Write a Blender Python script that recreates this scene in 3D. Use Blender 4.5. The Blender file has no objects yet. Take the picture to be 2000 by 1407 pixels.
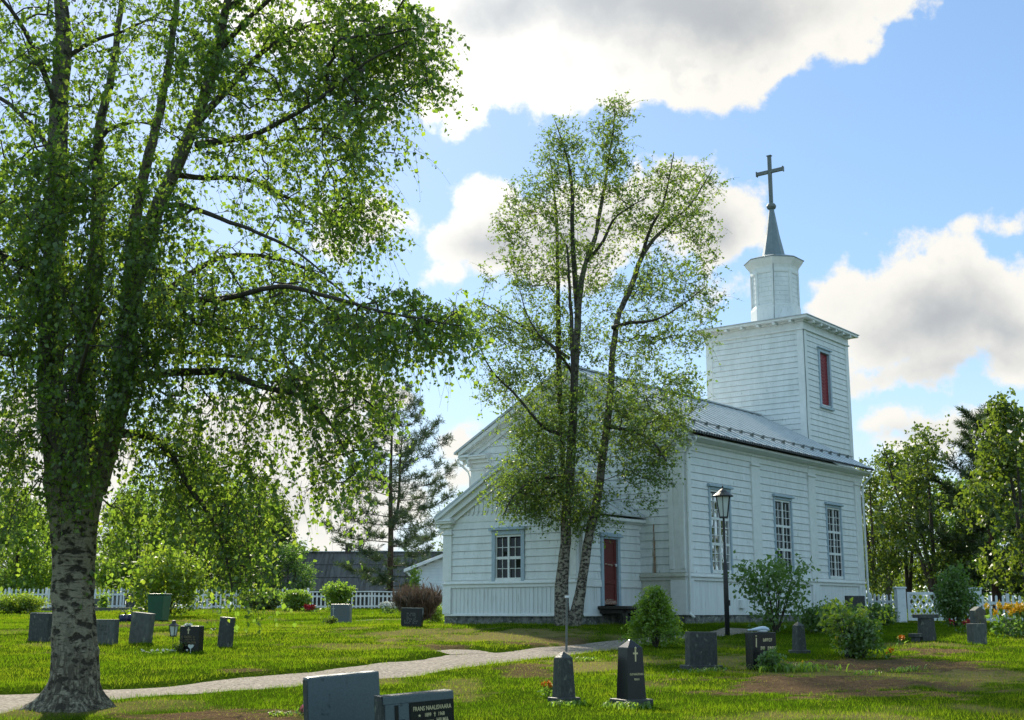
import bpy, bmesh, math, random
import numpy as np
from mathutils import Vector, Matrix
R = math.radians
sc = bpy.context.scene
COL = sc.collection

# ------------------------------------------------------------------ camera, sky, sun, exposure
F_PX, CX, CY, HOR = 2450.0, 1000.0, 703.5, 1195.0        # pixels of the 2000x1407 photograph
PITCH = math.atan((HOR - CY) / F_PX)
cam_d = bpy.data.cameras.new("camera"); cam = bpy.data.objects.new("camera", cam_d); COL.objects.link(cam)
cam.location = (0, 0, 0); cam.rotation_euler = (R(90) + PITCH, 0, 0)      # eye height is z = 0, the ground lies below
cam_d.sensor_fit = 'HORIZONTAL'; cam_d.sensor_width = 36; cam_d.lens = 36 * F_PX / 2000
cam_d.clip_start = 0.1; cam_d.clip_end = 6000
sc.camera = cam
SUN_AZ, SUN_EL = -16.0, 33.0                              # degrees from +Y (left negative), elevation
sun_dir = Vector((math.sin(R(SUN_AZ)) * math.cos(R(SUN_EL)), math.cos(R(SUN_AZ)) * math.cos(R(SUN_EL)), math.sin(R(SUN_EL))))
sd = bpy.data.lights.new("sun", 'SUN'); sd.energy = 4.8; sd.angle = R(1.5); sd.color = (1.0, 0.91, 0.74)
so = bpy.data.objects.new("sun", sd); COL.objects.link(so); so.rotation_euler = (-sun_dir).to_track_quat('-Z', 'Y').to_euler()
sc.view_settings.view_transform = 'Standard'; sc.view_settings.look = 'None'
sc.view_settings.exposure = 0.86; sc.view_settings.gamma = 1.0; sc.view_settings.use_curve_mapping = False
sc.cycles.max_bounces = 7; sc.cycles.diffuse_bounces = 3; sc.cycles.transmission_bounces = 4; sc.cycles.glossy_bounces = 3
SKY_STRENGTH, CLOUD_STRENGTH = 0.14, 1.0

def ray(px, py):
    u = (px - CX) / F_PX; v = (CY - py) / F_PX; c, n = math.cos(PITCH), math.sin(PITCH)
    return np.array([u, c - v * n, n + v * c])
def at(px, py, Y):
    d = ray(px, py); return d * (Y / d[1])
def azel(px, py):
    d = ray(px, py); return math.atan2(d[0], d[1]), math.atan2(d[2], math.hypot(d[0], d[1]))

def build_world():
    w = bpy.data.worlds.new("World"); sc.world = w; w.use_nodes = True
    nt = w.node_tree; nt.nodes.clear(); L = nt.links
    def N(t, **k):
        n = nt.nodes.new(t)
        for a, b in k.items(): setattr(n, a, b)
        return n
    def M(op, a, b=None, c=None, clamp=False):
        n = N('ShaderNodeMath', operation=op, use_clamp=clamp)
        for i, x in enumerate((a, b, c)):
            if x is None: continue
            if isinstance(x, (int, float)): n.inputs[i].default_value = x
            else: L.new(x, n.inputs[i])
        return n.outputs[0]
    def sstep(x, a, b):
        n = N('ShaderNodeMapRange', interpolation_type='SMOOTHSTEP'); L.new(x, n.inputs[0])
        n.inputs[1].default_value = a; n.inputs[2].default_value = b
        return n.outputs[0]
    tc = N('ShaderNodeTexCoord'); D = tc.outputs['Generated']
    sky = N('ShaderNodeTexSky', sky_type='NISHITA', sun_disc=False)
    sky.sun_elevation = R(SUN_EL); sky.sun_rotation = R(SUN_AZ); sky.air_density = 1.0; sky.dust_density = 0.2; sky.ozone_density = 2.0
    def noise(scale, detail, rough, off=(0, 0, 0), stretch=1.0):
        mp = N('ShaderNodeMapping'); L.new(D, mp.inputs[0]); mp.inputs['Location'].default_value = off; mp.inputs['Scale'].default_value = (1, 1, stretch)
        n = N('ShaderNodeTexNoise'); L.new(mp.outputs[0], n.inputs['Vector'])
        n.inputs['Scale'].default_value = scale; n.inputs['Detail'].default_value = detail; n.inputs['Roughness'].default_value = rough
        return n.outputs['Fac']
    sx = N('ShaderNodeSeparateXYZ'); L.new(D, sx.inputs[0]); X, Y, Z = sx.outputs
    az = M('ARCTAN2', X, Y); el = M('ARCSINE', M('MINIMUM', M('MAXIMUM', Z, -1.0), 1.0))
    def nvec(scale, detail, off):
        mp = N('ShaderNodeMapping'); L.new(D, mp.inputs[0]); mp.inputs['Location'].default_value = off
        n = N('ShaderNodeTexNoise'); L.new(mp.outputs[0], n.inputs['Vector']); n.inputs['Scale'].default_value = scale; n.inputs['Detail'].default_value = detail
        s = N('ShaderNodeSeparateXYZ'); L.new(n.outputs['Color'], s.inputs[0]); return s.outputs
    wv = nvec(11.0, 5.0, (2.2, 0.4, 1.0))                      # ragged, billowing outlines
    az = M('ADD', az, M('MULTIPLY', M('SUBTRACT', wv[0], 0.5), 0.085)); el = M('ADD', el, M('MULTIPLY', M('SUBTRACT', wv[1], 0.5), 0.075))
    def blobs(lst):
        out = None
        for (px, py, rx, ry) in lst:
            a, e = azel(px, py); ra, re = rx / F_PX, ry / F_PX
            qa = M('MULTIPLY', M('SUBTRACT', az, a), 1 / ra); qe = M('MULTIPLY', M('SUBTRACT', el, e), 1 / re)
            q = M('SUBTRACT', 1.0, M('SQRT', M('ADD', M('MULTIPLY', qa, qa), M('MULTIPLY', qe, qe))))
            q = M('MULTIPLY', q, min(rx, ry) / 90.0)          # keep the edge noise the same size on small and large clouds
            out = q if out is None else M('SMOOTH_MAX', out, q, 0.25)
        return out
    front = blobs([(900, 60, 260, 190), (1130, 90, 230, 150), (1330, 70, 230, 150), (1500, 30, 190, 150), (1600, 10, 150, 130), (1660, -90, 190, 130), (1150, -220, 640, 260),
                   (590, -10, 230, 150), (960, 440, 130, 110), (860, 455, 140, 70), (1090, 450, 150, 110), (1240, 440, 150, 95), (1400, 440, 100, 95), (880, 520, 90, 40),
                   (1410, 590, 60, 25), (690, 430, 130, 80), (780, 430, 110, 60), (1340, 400, 90, 90), (1440, 440, 70, 80),
                   (1760, 620, 160, 95), (1880, 610, 160, 110), (2010, 640, 170, 110), (1780, 700, 190, 50), (1880, 487, 80, 24), (1990, 470, 60, 30),
                   (1740, 835, 110, 46), (1890, 850, 130, 46), (1760, 890, 150, 36), (1980, 850, 130, 50),
                   (900, 880, 70, 50), (880, 960, 90, 45), (650, 1010, 260, 90), (520, 860, 240, 120), (60, 930, 190, 150), (300, 1080, 300, 70), (620, 790, 150, 60)])
    n1 = noise(9.0, 9.0, 0.62); n2 = noise(26.0, 6.0, 0.6, (3.1, 0, 0))
    edge = M('ADD', M('MULTIPLY', M('SUBTRACT', n1, 0.5), 1.9), M('MULTIPLY', M('SUBTRACT', n2, 0.5), 1.7))
    Ff = M('ADD', front, edge)
    # the rest of the sky, away from what the photograph shows: added unseen clouds that light the church walls
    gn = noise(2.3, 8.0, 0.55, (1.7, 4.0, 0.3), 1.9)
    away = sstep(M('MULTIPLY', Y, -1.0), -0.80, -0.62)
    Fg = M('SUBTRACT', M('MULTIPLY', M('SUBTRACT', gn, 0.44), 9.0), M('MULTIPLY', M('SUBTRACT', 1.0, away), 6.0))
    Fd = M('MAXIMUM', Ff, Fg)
    alpha = sstep(Fd, -0.04, 0.34)
    grey = blobs([(1330, 30, 330, 75), (1180, 10, 260, 80), (1000, 20, 150, 60), (1840, 625, 150, 55), (1930, 650, 130, 50), (1410, 450, 50, 60), (960, 465, 110, 50), (1100, 470, 120, 40),
                  (1780, 865, 90, 14), (1900, 700, 150, 22)])
    gmask = sstep(M('ADD', grey, M('MULTIPLY', M('SUBTRACT', n1, 0.5), 1.3)), -0.32, 0.75)
    core = M('MULTIPLY', sstep(Fd, 0.5, 2.2), M('MULTIPLY', sstep(noise(14.0, 5.0, 0.5, (0, 2, 5)), 0.42, 0.62), 0.45))
    puff = M('MULTIPLY', sstep(noise(30.0, 6.0, 0.55, (7, 1, 2)), 0.48, 0.66), M('MULTIPLY', sstep(Fd, 0.25, 1.0), 0.30))   # small billows inside
    shade = M('MAXIMUM', M('MAXIMUM', gmask, core), puff)
    # brighter towards the sun
    dt = N('ShaderNodeVectorMath', operation='DOT_PRODUCT'); L.new(D, dt.inputs[0]); dt.inputs[1].default_value = sun_dir
    glow = sstep(dt.outputs['Value'], 0.90, 1.0)
    mc = N('ShaderNodeMix', data_type='RGBA'); L.new(shade, mc.inputs['Factor'])
    mc.inputs['A'].default_value = (0.545, 0.535, 0.50, 1); mc.inputs['B'].default_value = (0.285, 0.30, 0.315, 1)
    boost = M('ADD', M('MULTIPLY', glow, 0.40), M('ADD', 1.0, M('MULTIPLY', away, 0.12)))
    ct = N('ShaderNodeMix', data_type='RGBA', blend_type='MULTIPLY'); L.new(away, ct.inputs['Factor']); L.new(mc.outputs['Result'], ct.inputs['A']); ct.inputs['B'].default_value = (0.62, 0.91, 1.14, 1)  # the added unseen clouds are tinted blue to cool the light on the walls
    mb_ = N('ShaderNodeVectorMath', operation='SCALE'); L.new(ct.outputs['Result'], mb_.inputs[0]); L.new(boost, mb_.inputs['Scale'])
    gm = N('ShaderNodeGamma'); L.new(sky.outputs[0], gm.inputs[0]); gm.inputs[1].default_value = 0.62      # compresses the sky's brightness range around the sun
    hs = N('ShaderNodeHueSaturation'); L.new(gm.outputs[0], hs.inputs['Color']); hs.inputs['Saturation'].default_value = 1.3
    tn = N('ShaderNodeMix', data_type='RGBA', blend_type='MULTIPLY'); tn.inputs['Factor'].default_value = 1; L.new(hs.outputs[0], tn.inputs['A']); tn.inputs['B'].default_value = (1.06, 1.15, 1.26, 1)
    hz = N('ShaderNodeMix', data_type='RGBA'); L.new(M('MULTIPLY', sstep(el, 0.24, -0.02), 0.9), hz.inputs['Factor']); L.new(tn.outputs['Result'], hz.inputs['A']); hz.inputs['B'].default_value = (2.9, 3.5, 4.1, 1)
    skc = hz.outputs['Result']
    b1 = N('ShaderNodeBackground'); L.new(skc, b1.inputs[0]); b1.inputs[1].default_value = SKY_STRENGTH
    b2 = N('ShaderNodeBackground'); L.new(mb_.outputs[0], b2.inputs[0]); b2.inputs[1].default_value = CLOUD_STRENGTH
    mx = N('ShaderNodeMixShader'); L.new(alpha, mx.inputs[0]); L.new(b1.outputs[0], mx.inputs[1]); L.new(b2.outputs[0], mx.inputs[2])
    out = N('ShaderNodeOutputWorld'); L.new(mx.outputs[0], out.inputs[0])
    w.cycles.sampling_method = 'MANUAL'; w.cycles.sample_map_resolution = 1024
build_world()

# ------------------------------------------------------------------ helpers
rng = np.random.default_rng(7); random.seed(7)
def tag(o, label=None, cat=None, group=None, kind=None):
    for k, v in (('label', label), ('category', cat), ('group', group), ('kind', kind)):
        if v: o[k] = v
    return o
def thing(name, label, cat, loc=(0, 0, 0), rz=0.0, group=None):
    o = bpy.data.objects.new(name, None); COL.objects.link(o); o.empty_display_size = 0.2
    o.location = loc; o.rotation_euler = (0, 0, rz); return tag(o, label, cat, group)
def link(name, me, m, parent=None, smooth=False):
    o = bpy.data.objects.new(name, me); COL.objects.link(o)
    if m: me.materials.append(m)
    if parent: o.parent = parent
    if smooth: me.polygons.foreach_set('use_smooth', [True] * len(me.polygons))
    return o
def arr_mesh(V, Fc, rnd=None, name="mesh"):
    V = np.asarray(V, dtype=np.float32).reshape(-1, 3); Fc = np.asarray(Fc, dtype=np.int32); k = Fc.shape[1]
    me = bpy.data.meshes.new(name); me.vertices.add(len(V)); me.vertices.foreach_set('co', V.ravel())
    me.loops.add(Fc.size); me.loops.foreach_set('vertex_index', Fc.ravel())
    me.polygons.add(len(Fc)); me.polygons.foreach_set('loop_start', np.arange(0, Fc.size, k, dtype=np.int32))
    me.update(calc_edges=True)
    if rnd is not None:
        a = me.attributes.new('rnd', 'FLOAT', 'POINT'); a.data.foreach_set('value', np.asarray(rnd, dtype=np.float32))
    return me
class MB:
    """collects shapes; build() links them as one mesh"""
    def __init__(s, f=None): s.v = []; s.f = []; s.map = f; s.done = []
    def cut(s):
        """ends one piece: what follows becomes an object of its own with the same name"""
        if s.v: s.done.append((s.v, s.f))
        s.v = []; s.f = []
    def add(s, vs, fs):
        o = len(s.v)
        s.v += [tuple(s.map(*p)) if s.map else tuple(p) for p in vs]; s.f += [[o + i for i in q] for q in fs]
    def box(s, x0, x1, y0, y1, z0, z1):
        s.add([(x0, y0, z0), (x1, y0, z0), (x1, y1, z0), (x0, y1, z0), (x0, y0, z1), (x1, y0, z1), (x1, y1, z1), (x0, y1, z1)],
              [(0, 3, 2, 1), (4, 5, 6, 7), (0, 1, 5, 4), (1, 2, 6, 5), (2, 3, 7, 6), (3, 0, 4, 7)])
    def hexa(s, p):                                          # eight corners, bottom ring then top ring
        s.add(p, [(0, 3, 2, 1), (4, 5, 6, 7), (0, 1, 5, 4), (1, 2, 6, 5), (2, 3, 7, 6), (3, 0, 4, 7)])
    def bar(s, a, b, w, h, up=(0, 0, 1)):
        a, b = Vector(a), Vector(b); d = (b - a).normalized(); sd_ = d.cross(Vector(up)).normalized(); u = sd_.cross(d)
        q = [(-1, -1), (1, -1), (1, 1), (-1, 1)]
        s.hexa([a + sd_ * i * w / 2 + u * j * h / 2 for i, j in q] + [b + sd_ * i * w / 2 + u * j * h / 2 for i, j in q])
    def prism(s, poly, ax, a, b):                            # poly in the two other axes, extruded along axis ax
        n = len(poly)
        def P(t, q): return (t, q[0], q[1]) if ax == 0 else (q[0], t, q[1]) if ax == 1 else (q[0], q[1], t)
        s.add([P(a, q) for q in poly] + [P(b, q) for q in poly],
              [list(range(n))[::-1], list(range(n, 2 * n))] + [(i, (i + 1) % n, n + (i + 1) % n, n + i) for i in range(n)])
    def rings(s, rs, cap=True):
        n = len(rs[0]); vs = [p for r in rs for p in r]; fs = []
        for k in range(len(rs) - 1):
            for i in range(n): fs.append((k * n + i, k * n + (i + 1) % n, (k + 1) * n + (i + 1) % n, (k + 1) * n + i))
        if cap: fs.append(list(range(n))[::-1]); fs.append([(len(rs) - 1) * n + i for i in range(n)])
        s.add(vs, fs)
    def lathe(s, prof, n=16, c=(0, 0, 0), ph=0.0):
        s.rings([[(c[0] + r * math.cos(ph + 2 * math.pi * i / n), c[1] + r * math.sin(ph + 2 * math.pi * i / n), c[2] + z) for i in range(n)] for r, z in prof])
    def tube(s, pts, rad, n=8):
        pts = [Vector(p) for p in pts]; rs = []
        ref = Vector((0.31, 0.17, 0.93)); 
        for k, p in enumerate(pts):
            d = (pts[min(k + 1, len(pts) - 1)] - pts[max(k - 1, 0)]).normalized()
            if abs(d.dot(ref)) > 0.97: ref = Vector((0.9, 0.1, 0.2))
            a = d.cross(ref).normalized(); b = d.cross(a); r = rad[k] if hasattr(rad, '__len__') else rad
            rs.append([p + a * (r * math.cos(2 * math.pi * i / n)) + b * (r * math.sin(2 * math.pi * i / n)) for i in range(n)])
        s.rings(rs)
    def build(s, name, m, parent=None, smooth=False, bevel=0.0, seg=2):
        if s.done:
            s.cut(); todo = s.done; s.done = []; o = None
            for s.v, s.f in todo: o = s.build(name, m, parent, smooth, bevel, seg)
            return o
        me = bpy.data.meshes.new(name); me.from_pydata([tuple(p) for p in s.v], [], s.f); me.update()
        bm = bmesh.new(); bm.from_mesh(me); bmesh.ops.recalc_face_normals(bm, faces=bm.faces)
        if bevel > 0:
            bmesh.ops.bevel(bm, geom=[e for e in bm.edges if len(e.link_faces) == 2 and e.calc_face_angle(0) > 0.3], offset=bevel, segments=seg, affect='EDGES', profile=0.6)
        bm.to_mesh(me); bm.free()
        return link(name, me, m, parent, smooth)
def tubes_np(lst, n=6):
    """many tapered tubes: list of (points Nx3, radii N) -> V, F (quads)"""
    Vs, Fs, o = [], [], 0
    ang = np.arange(n) * 2 * math.pi / n; ca, sa = np.cos(ang), np.sin(ang)
    for pts, rad in lst:
        pts = np.asarray(pts, float); m = len(pts)
        if m < 2: continue
        d = np.gradient(pts, axis=0); d /= np.linalg.norm(d, axis=1)[:, None] + 1e-9
        ref = np.array([0.31, 0.17, 0.93]) if abs(d[0] @ np.array([0.31, 0.17, 0.93])) < 0.9 else np.array([0.9, 0.3, 0.1])
        a = np.cross(d, ref); a /= np.linalg.norm(a, axis=1)[:, None] + 1e-9; b = np.cross(d, a)
        r = np.asarray(rad)[:, None, None]
        Vs.append((pts[:, None, :] + r * (a[:, None, :] * ca[None, :, None] + b[:, None, :] * sa[None, :, None])).reshape(-1, 3))
        k = np.arange(m - 1)[:, None] * n; i = np.arange(n)[None, :]; j = (i + 1) % n
        Fs.append(o + np.stack([k + i, k + j, k + n + j, k + n + i], -1).reshape(-1, 4)); o += m * n
    return np.concatenate(Vs), np.concatenate(Fs)
def unit(v): return v / (np.linalg.norm(v, axis=-1, keepdims=True) + 1e-9)
def leaf_quads(P, A, l, w, rg, fold=0.18):
    """folded leaf blades at P along axis A"""
    n = len(P); A = unit(A); B = unit(np.cross(A, rg.normal(size=(n, 3)))); Nn = np.cross(A, B)
    l = np.broadcast_to(l, n)[:, None]; w = np.broadcast_to(w, n)[:, None]
    V = np.stack([P, P + A * l * 0.42 + B * w * 0.5 + Nn * w * fold, P + A * l, P + A * l * 0.42 - B * w * 0.5 + Nn * w * fold], 1)
    return V.reshape(-1, 3), np.arange(4 * n).reshape(-1, 4)
def vnoise(x, y, seed=0):
    """smooth value noise"""
    xi, yi = np.floor(x).astype(int), np.floor(y).astype(int); fx, fy = x - xi, y - yi
    def h(a, b):
        q = (a * 374761393 + b * 668265263 + seed * 1442695041) & 0xffffffff; q = ((q ^ (q >> 13)) * 1274126177) & 0xffffffff
        return ((q ^ (q >> 16)) & 0xffff) / 65535.0
    u, v = fx * fx * (3 - 2 * fx), fy * fy * (3 - 2 * fy)
    return (h(xi, yi) * (1 - u) + h(xi + 1, yi) * u) * (1 - v) + (h(xi, yi + 1) * (1 - u) + h(xi + 1, yi + 1) * u) * v
def fbm(x, y, s=0): return 0.5 * vnoise(x, y, s) + 0.3 * vnoise(x * 2.1, y * 2.1, s + 1) + 0.2 * vnoise(x * 4.3, y * 4.3, s + 2)

# ------------------------------------------------------------------ materials
def newmat(name):
    m = bpy.data.materials.new(name); m.use_nodes = True; return m, m.node_tree, m.node_tree.nodes, m.node_tree.links
def paint(name, c1, c2=None, scale=6.0, rough=0.6, bump=0.0, bscale=40.0, stretch=(1, 1, 1), spec=0.4, lo=0.35, hi=0.7, metal=0.0, extra=None):
    m, nt, ns, L = newmat(name); b = ns['Principled BSDF']
    b.inputs['Roughness'].default_value = rough; b.inputs['Metallic'].default_value = metal; b.inputs['Specular IOR Level'].default_value = spec
    tc = ns.new('ShaderNodeTexCoord'); mp = ns.new('ShaderNodeMapping'); L.new(tc.outputs['Object'], mp.inputs[0]); mp.inputs['Scale'].default_value = stretch
    n = ns.new('ShaderNodeTexNoise'); L.new(mp.outputs[0], n.inputs['Vector']); n.inputs['Scale'].default_value = scale; n.inputs['Detail'].default_value = 6; n.inputs['Roughness'].default_value = 0.6
    mr = ns.new('ShaderNodeMapRange'); L.new(n.outputs['Fac'], mr.inputs[0]); mr.inputs[1].default_value = lo; mr.inputs[2].default_value = hi
    mx = ns.new('ShaderNodeMix'); mx.data_type = 'RGBA'; L.new(mr.outputs[0], mx.inputs['Factor'])
    mx.inputs['A'].default_value = (*c1, 1); mx.inputs['B'].default_value = (*(c2 or c1), 1); col = mx.outputs['Result']
    if extra:                                                # (colour, scale, low, high): a second layer of spots or stains
        n2 = ns.new('ShaderNodeTexNoise'); L.new(mp.outputs[0], n2.inputs['Vector']); n2.inputs['Scale'].default_value = extra[1]; n2.inputs['Detail'].default_value = 4
        r2 = ns.new('ShaderNodeMapRange'); L.new(n2.outputs['Fac'], r2.inputs[0]); r2.inputs[1].default_value = extra[2]; r2.inputs[2].default_value = extra[3]
        m2 = ns.new('ShaderNodeMix'); m2.data_type = 'RGBA'; L.new(r2.outputs[0], m2.inputs['Factor']); L.new(col, m2.inputs['A']); m2.inputs['B'].default_value = (*extra[0], 1); col = m2.outputs['Result']
    L.new(col, b.inputs['Base Color'])
    if bump:
        nb = ns.new('ShaderNodeTexNoise'); L.new(mp.outputs[0], nb.inputs['Vector']); nb.inputs['Scale'].default_value = bscale; nb.inputs['Detail'].default_value = 5
        bp = ns.new('ShaderNodeBump'); bp.inputs['Strength'].default_value = bump; bp.inputs['Distance'].default_value = 0.02; L.new(nb.outputs['Fac'], bp.inputs['Height']); L.new(bp.outputs[0], b.inputs['Normal'])
    return m
def leafmat(name, cols, trans, tw=0.5, gloss=0.04):
    """cols: ramp over the per-leaf random value; light also passes through the blades"""
    m, nt, ns, L = newmat(name); ns.clear()
    at_ = ns.new('ShaderNodeAttribute'); at_.attribute_name = 'rnd'
    def ramp(cs):
        r = ns.new('ShaderNodeValToRGB'); e = r.color_ramp.elements
        for i, c in enumerate(cs):
            q = e[i] if i < 2 else e.new(0.5)
            q.color = (*c, 1)
        for i in range(len(cs)): e[i].position = i / (len(cs) - 1)
        for i, c in enumerate(cs): e[i].color = (*c, 1)
        L.new(at_.outputs['Fac'], r.inputs[0]); return r.outputs[0]
    d = ns.new('ShaderNodeBsdfDiffuse'); L.new(ramp(cols), d.inputs[0])
    t = ns.new('ShaderNodeBsdfTranslucent'); L.new(ramp(trans), t.inputs[0])
    g = ns.new('ShaderNodeBsdfGlossy'); g.inputs['Roughness'].default_value = 0.42; g.inputs[0].default_value = (1, 1, 1, 1)
    m1 = ns.new('ShaderNodeMixShader'); m1.inputs[0].default_value = tw; L.new(d.outputs[0], m1.inputs[1]); L.new(t.outputs[0], m1.inputs[2])
    m2 = ns.new('ShaderNodeMixShader'); m2.inputs[0].default_value = gloss; L.new(m1.outputs[0], m2.inputs[1]); L.new(g.outputs[0], m2.inputs[2])
    o = ns.new('ShaderNodeOutputMaterial'); L.new(m2.outputs[0], o.inputs[0]); return m
def glassmat(name, base=(0.012, 0.014, 0.016), wav=0.25, scale=3.0):
    m, nt, ns, L = newmat(name); b = ns['Principled BSDF']; b.inputs['Base Color'].default_value = (*base, 1); b.inputs['Roughness'].default_value = 0.03; b.inputs['Specular IOR Level'].default_value = 0.8
    tc = ns.new('ShaderNodeTexCoord'); n = ns.new('ShaderNodeTexNoise'); L.new(tc.outputs['Object'], n.inputs['Vector']); n.inputs['Scale'].default_value = scale; n.inputs['Detail'].default_value = 1
    bp = ns.new('ShaderNodeBump'); bp.inputs['Strength'].default_value = wav; bp.inputs['Distance'].default_value = 0.05; L.new(n.outputs['Fac'], bp.inputs['Height']); L.new(bp.outputs[0], b.inputs['Normal'])
    if 'mirroring' in name: b.inputs['IOR'].default_value = 3.2
    if 'dark' in name: b.inputs['Specular IOR Level'].default_value = 0.25
    return m
def birchbark(name, white=(0.42, 0.385, 0.33), dark=(0.022, 0.02, 0.018), lo=0.46, hi=0.56, base_z=0.5, s=1.0, up=(90, 99)):
    """white bark with dark bands and knots; the old cracked bark at the foot is darker and rougher"""
    m, nt, ns, L = newmat(name); b = ns['Principled BSDF']; b.inputs['Roughness'].default_value = 0.85; b.inputs['Specular IOR Level'].default_value = 0.2
    tc = ns.new('ShaderNodeTexCoord')
    def nz(scale, st, det=6):
        mp = ns.new('ShaderNodeMapping'); L.new(tc.outputs['Object'], mp.inputs[0]); mp.inputs['Scale'].default_value = st
        n = ns.new('ShaderNodeTexNoise'); L.new(mp.outputs[0], n.inputs['Vector']); n.inputs['Scale'].default_value = scale; n.inputs['Detail'].default_value = det; n.inputs['Roughness'].default_value = 0.6; return n.outputs['Fac']
    def mr(x, a, c):
        n = ns.new('ShaderNodeMapRange'); n.interpolation_type = 'SMOOTHSTEP'; L.new(x, n.inputs[0]); n.inputs[1].default_value = a; n.inputs[2].default_value = c; return n.outputs[0]
    def mm(op, a, c):
        n = ns.new('ShaderNodeMath'); n.operation = op; n.use_clamp = True
        for i, q in enumerate((a, c)):
            if isinstance(q, float): n.inputs[i].default_value = q
            else: L.new(q, n.inputs[i])
        return n.outputs[0]
    sp = ns.new('ShaderNodeSeparateXYZ'); L.new(tc.outputs['Object'], sp.inputs[0])
    patches = mr(nz(4.5 * s, (1, 1, 1.5)), lo, hi)
    bands = mm('MULTIPLY', mr(nz(7 * s, (0.5, 0.5, 7)), 0.60, 0.66), 0.8)
    cracks = mm('MULTIPLY', mr(nz(9 * s, (1.6, 1.6, 0.35)), 0.43, 0.62), 0.85)
    low = mr(sp.outputs[2], base_z + 0.9, base_z - 0.3)
    dk = mm('MAXIMUM', mm('MAXIMUM', patches, bands), mm('MULTIPLY', cracks, low))
    dk = mm('MAXIMUM', dk, mm('MULTIPLY', mr(sp.outputs[2], *up), 0.55))          # younger bark higher up is dark brown
    w2 = ns.new('ShaderNodeMix'); w2.data_type = 'RGBA'; L.new(nz(14 * s, (1, 1, 3)), w2.inputs['Factor']); w2.inputs['A'].default_value = (*[c * 0.36 for c in white], 1); w2.inputs['B'].default_value = (*[min(1, c * 1.75) for c in white], 1)
    mx = ns.new('ShaderNodeMix'); mx.data_type = 'RGBA'; L.new(dk, mx.inputs['Factor']); L.new(w2.outputs['Result'], mx.inputs['A']); mx.inputs['B'].default_value = (*dark, 1)
    L.new(mx.outputs['Result'], b.inputs['Base Color'])
    bp = ns.new('ShaderNodeBump'); bp.inputs['Strength'].default_value = 1.0; bp.inputs['Distance'].default_value = 0.06
    L.new(mm('SUBTRACT', mm('ADD', mm('MULTIPLY', nz(20 * s, (1, 1, 0.6)), 0.4), 0.5), mm('MULTIPLY', dk, 0.4)), bp.inputs['Height']); L.new(bp.outputs[0], b.inputs['Normal'])
    return m
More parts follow.
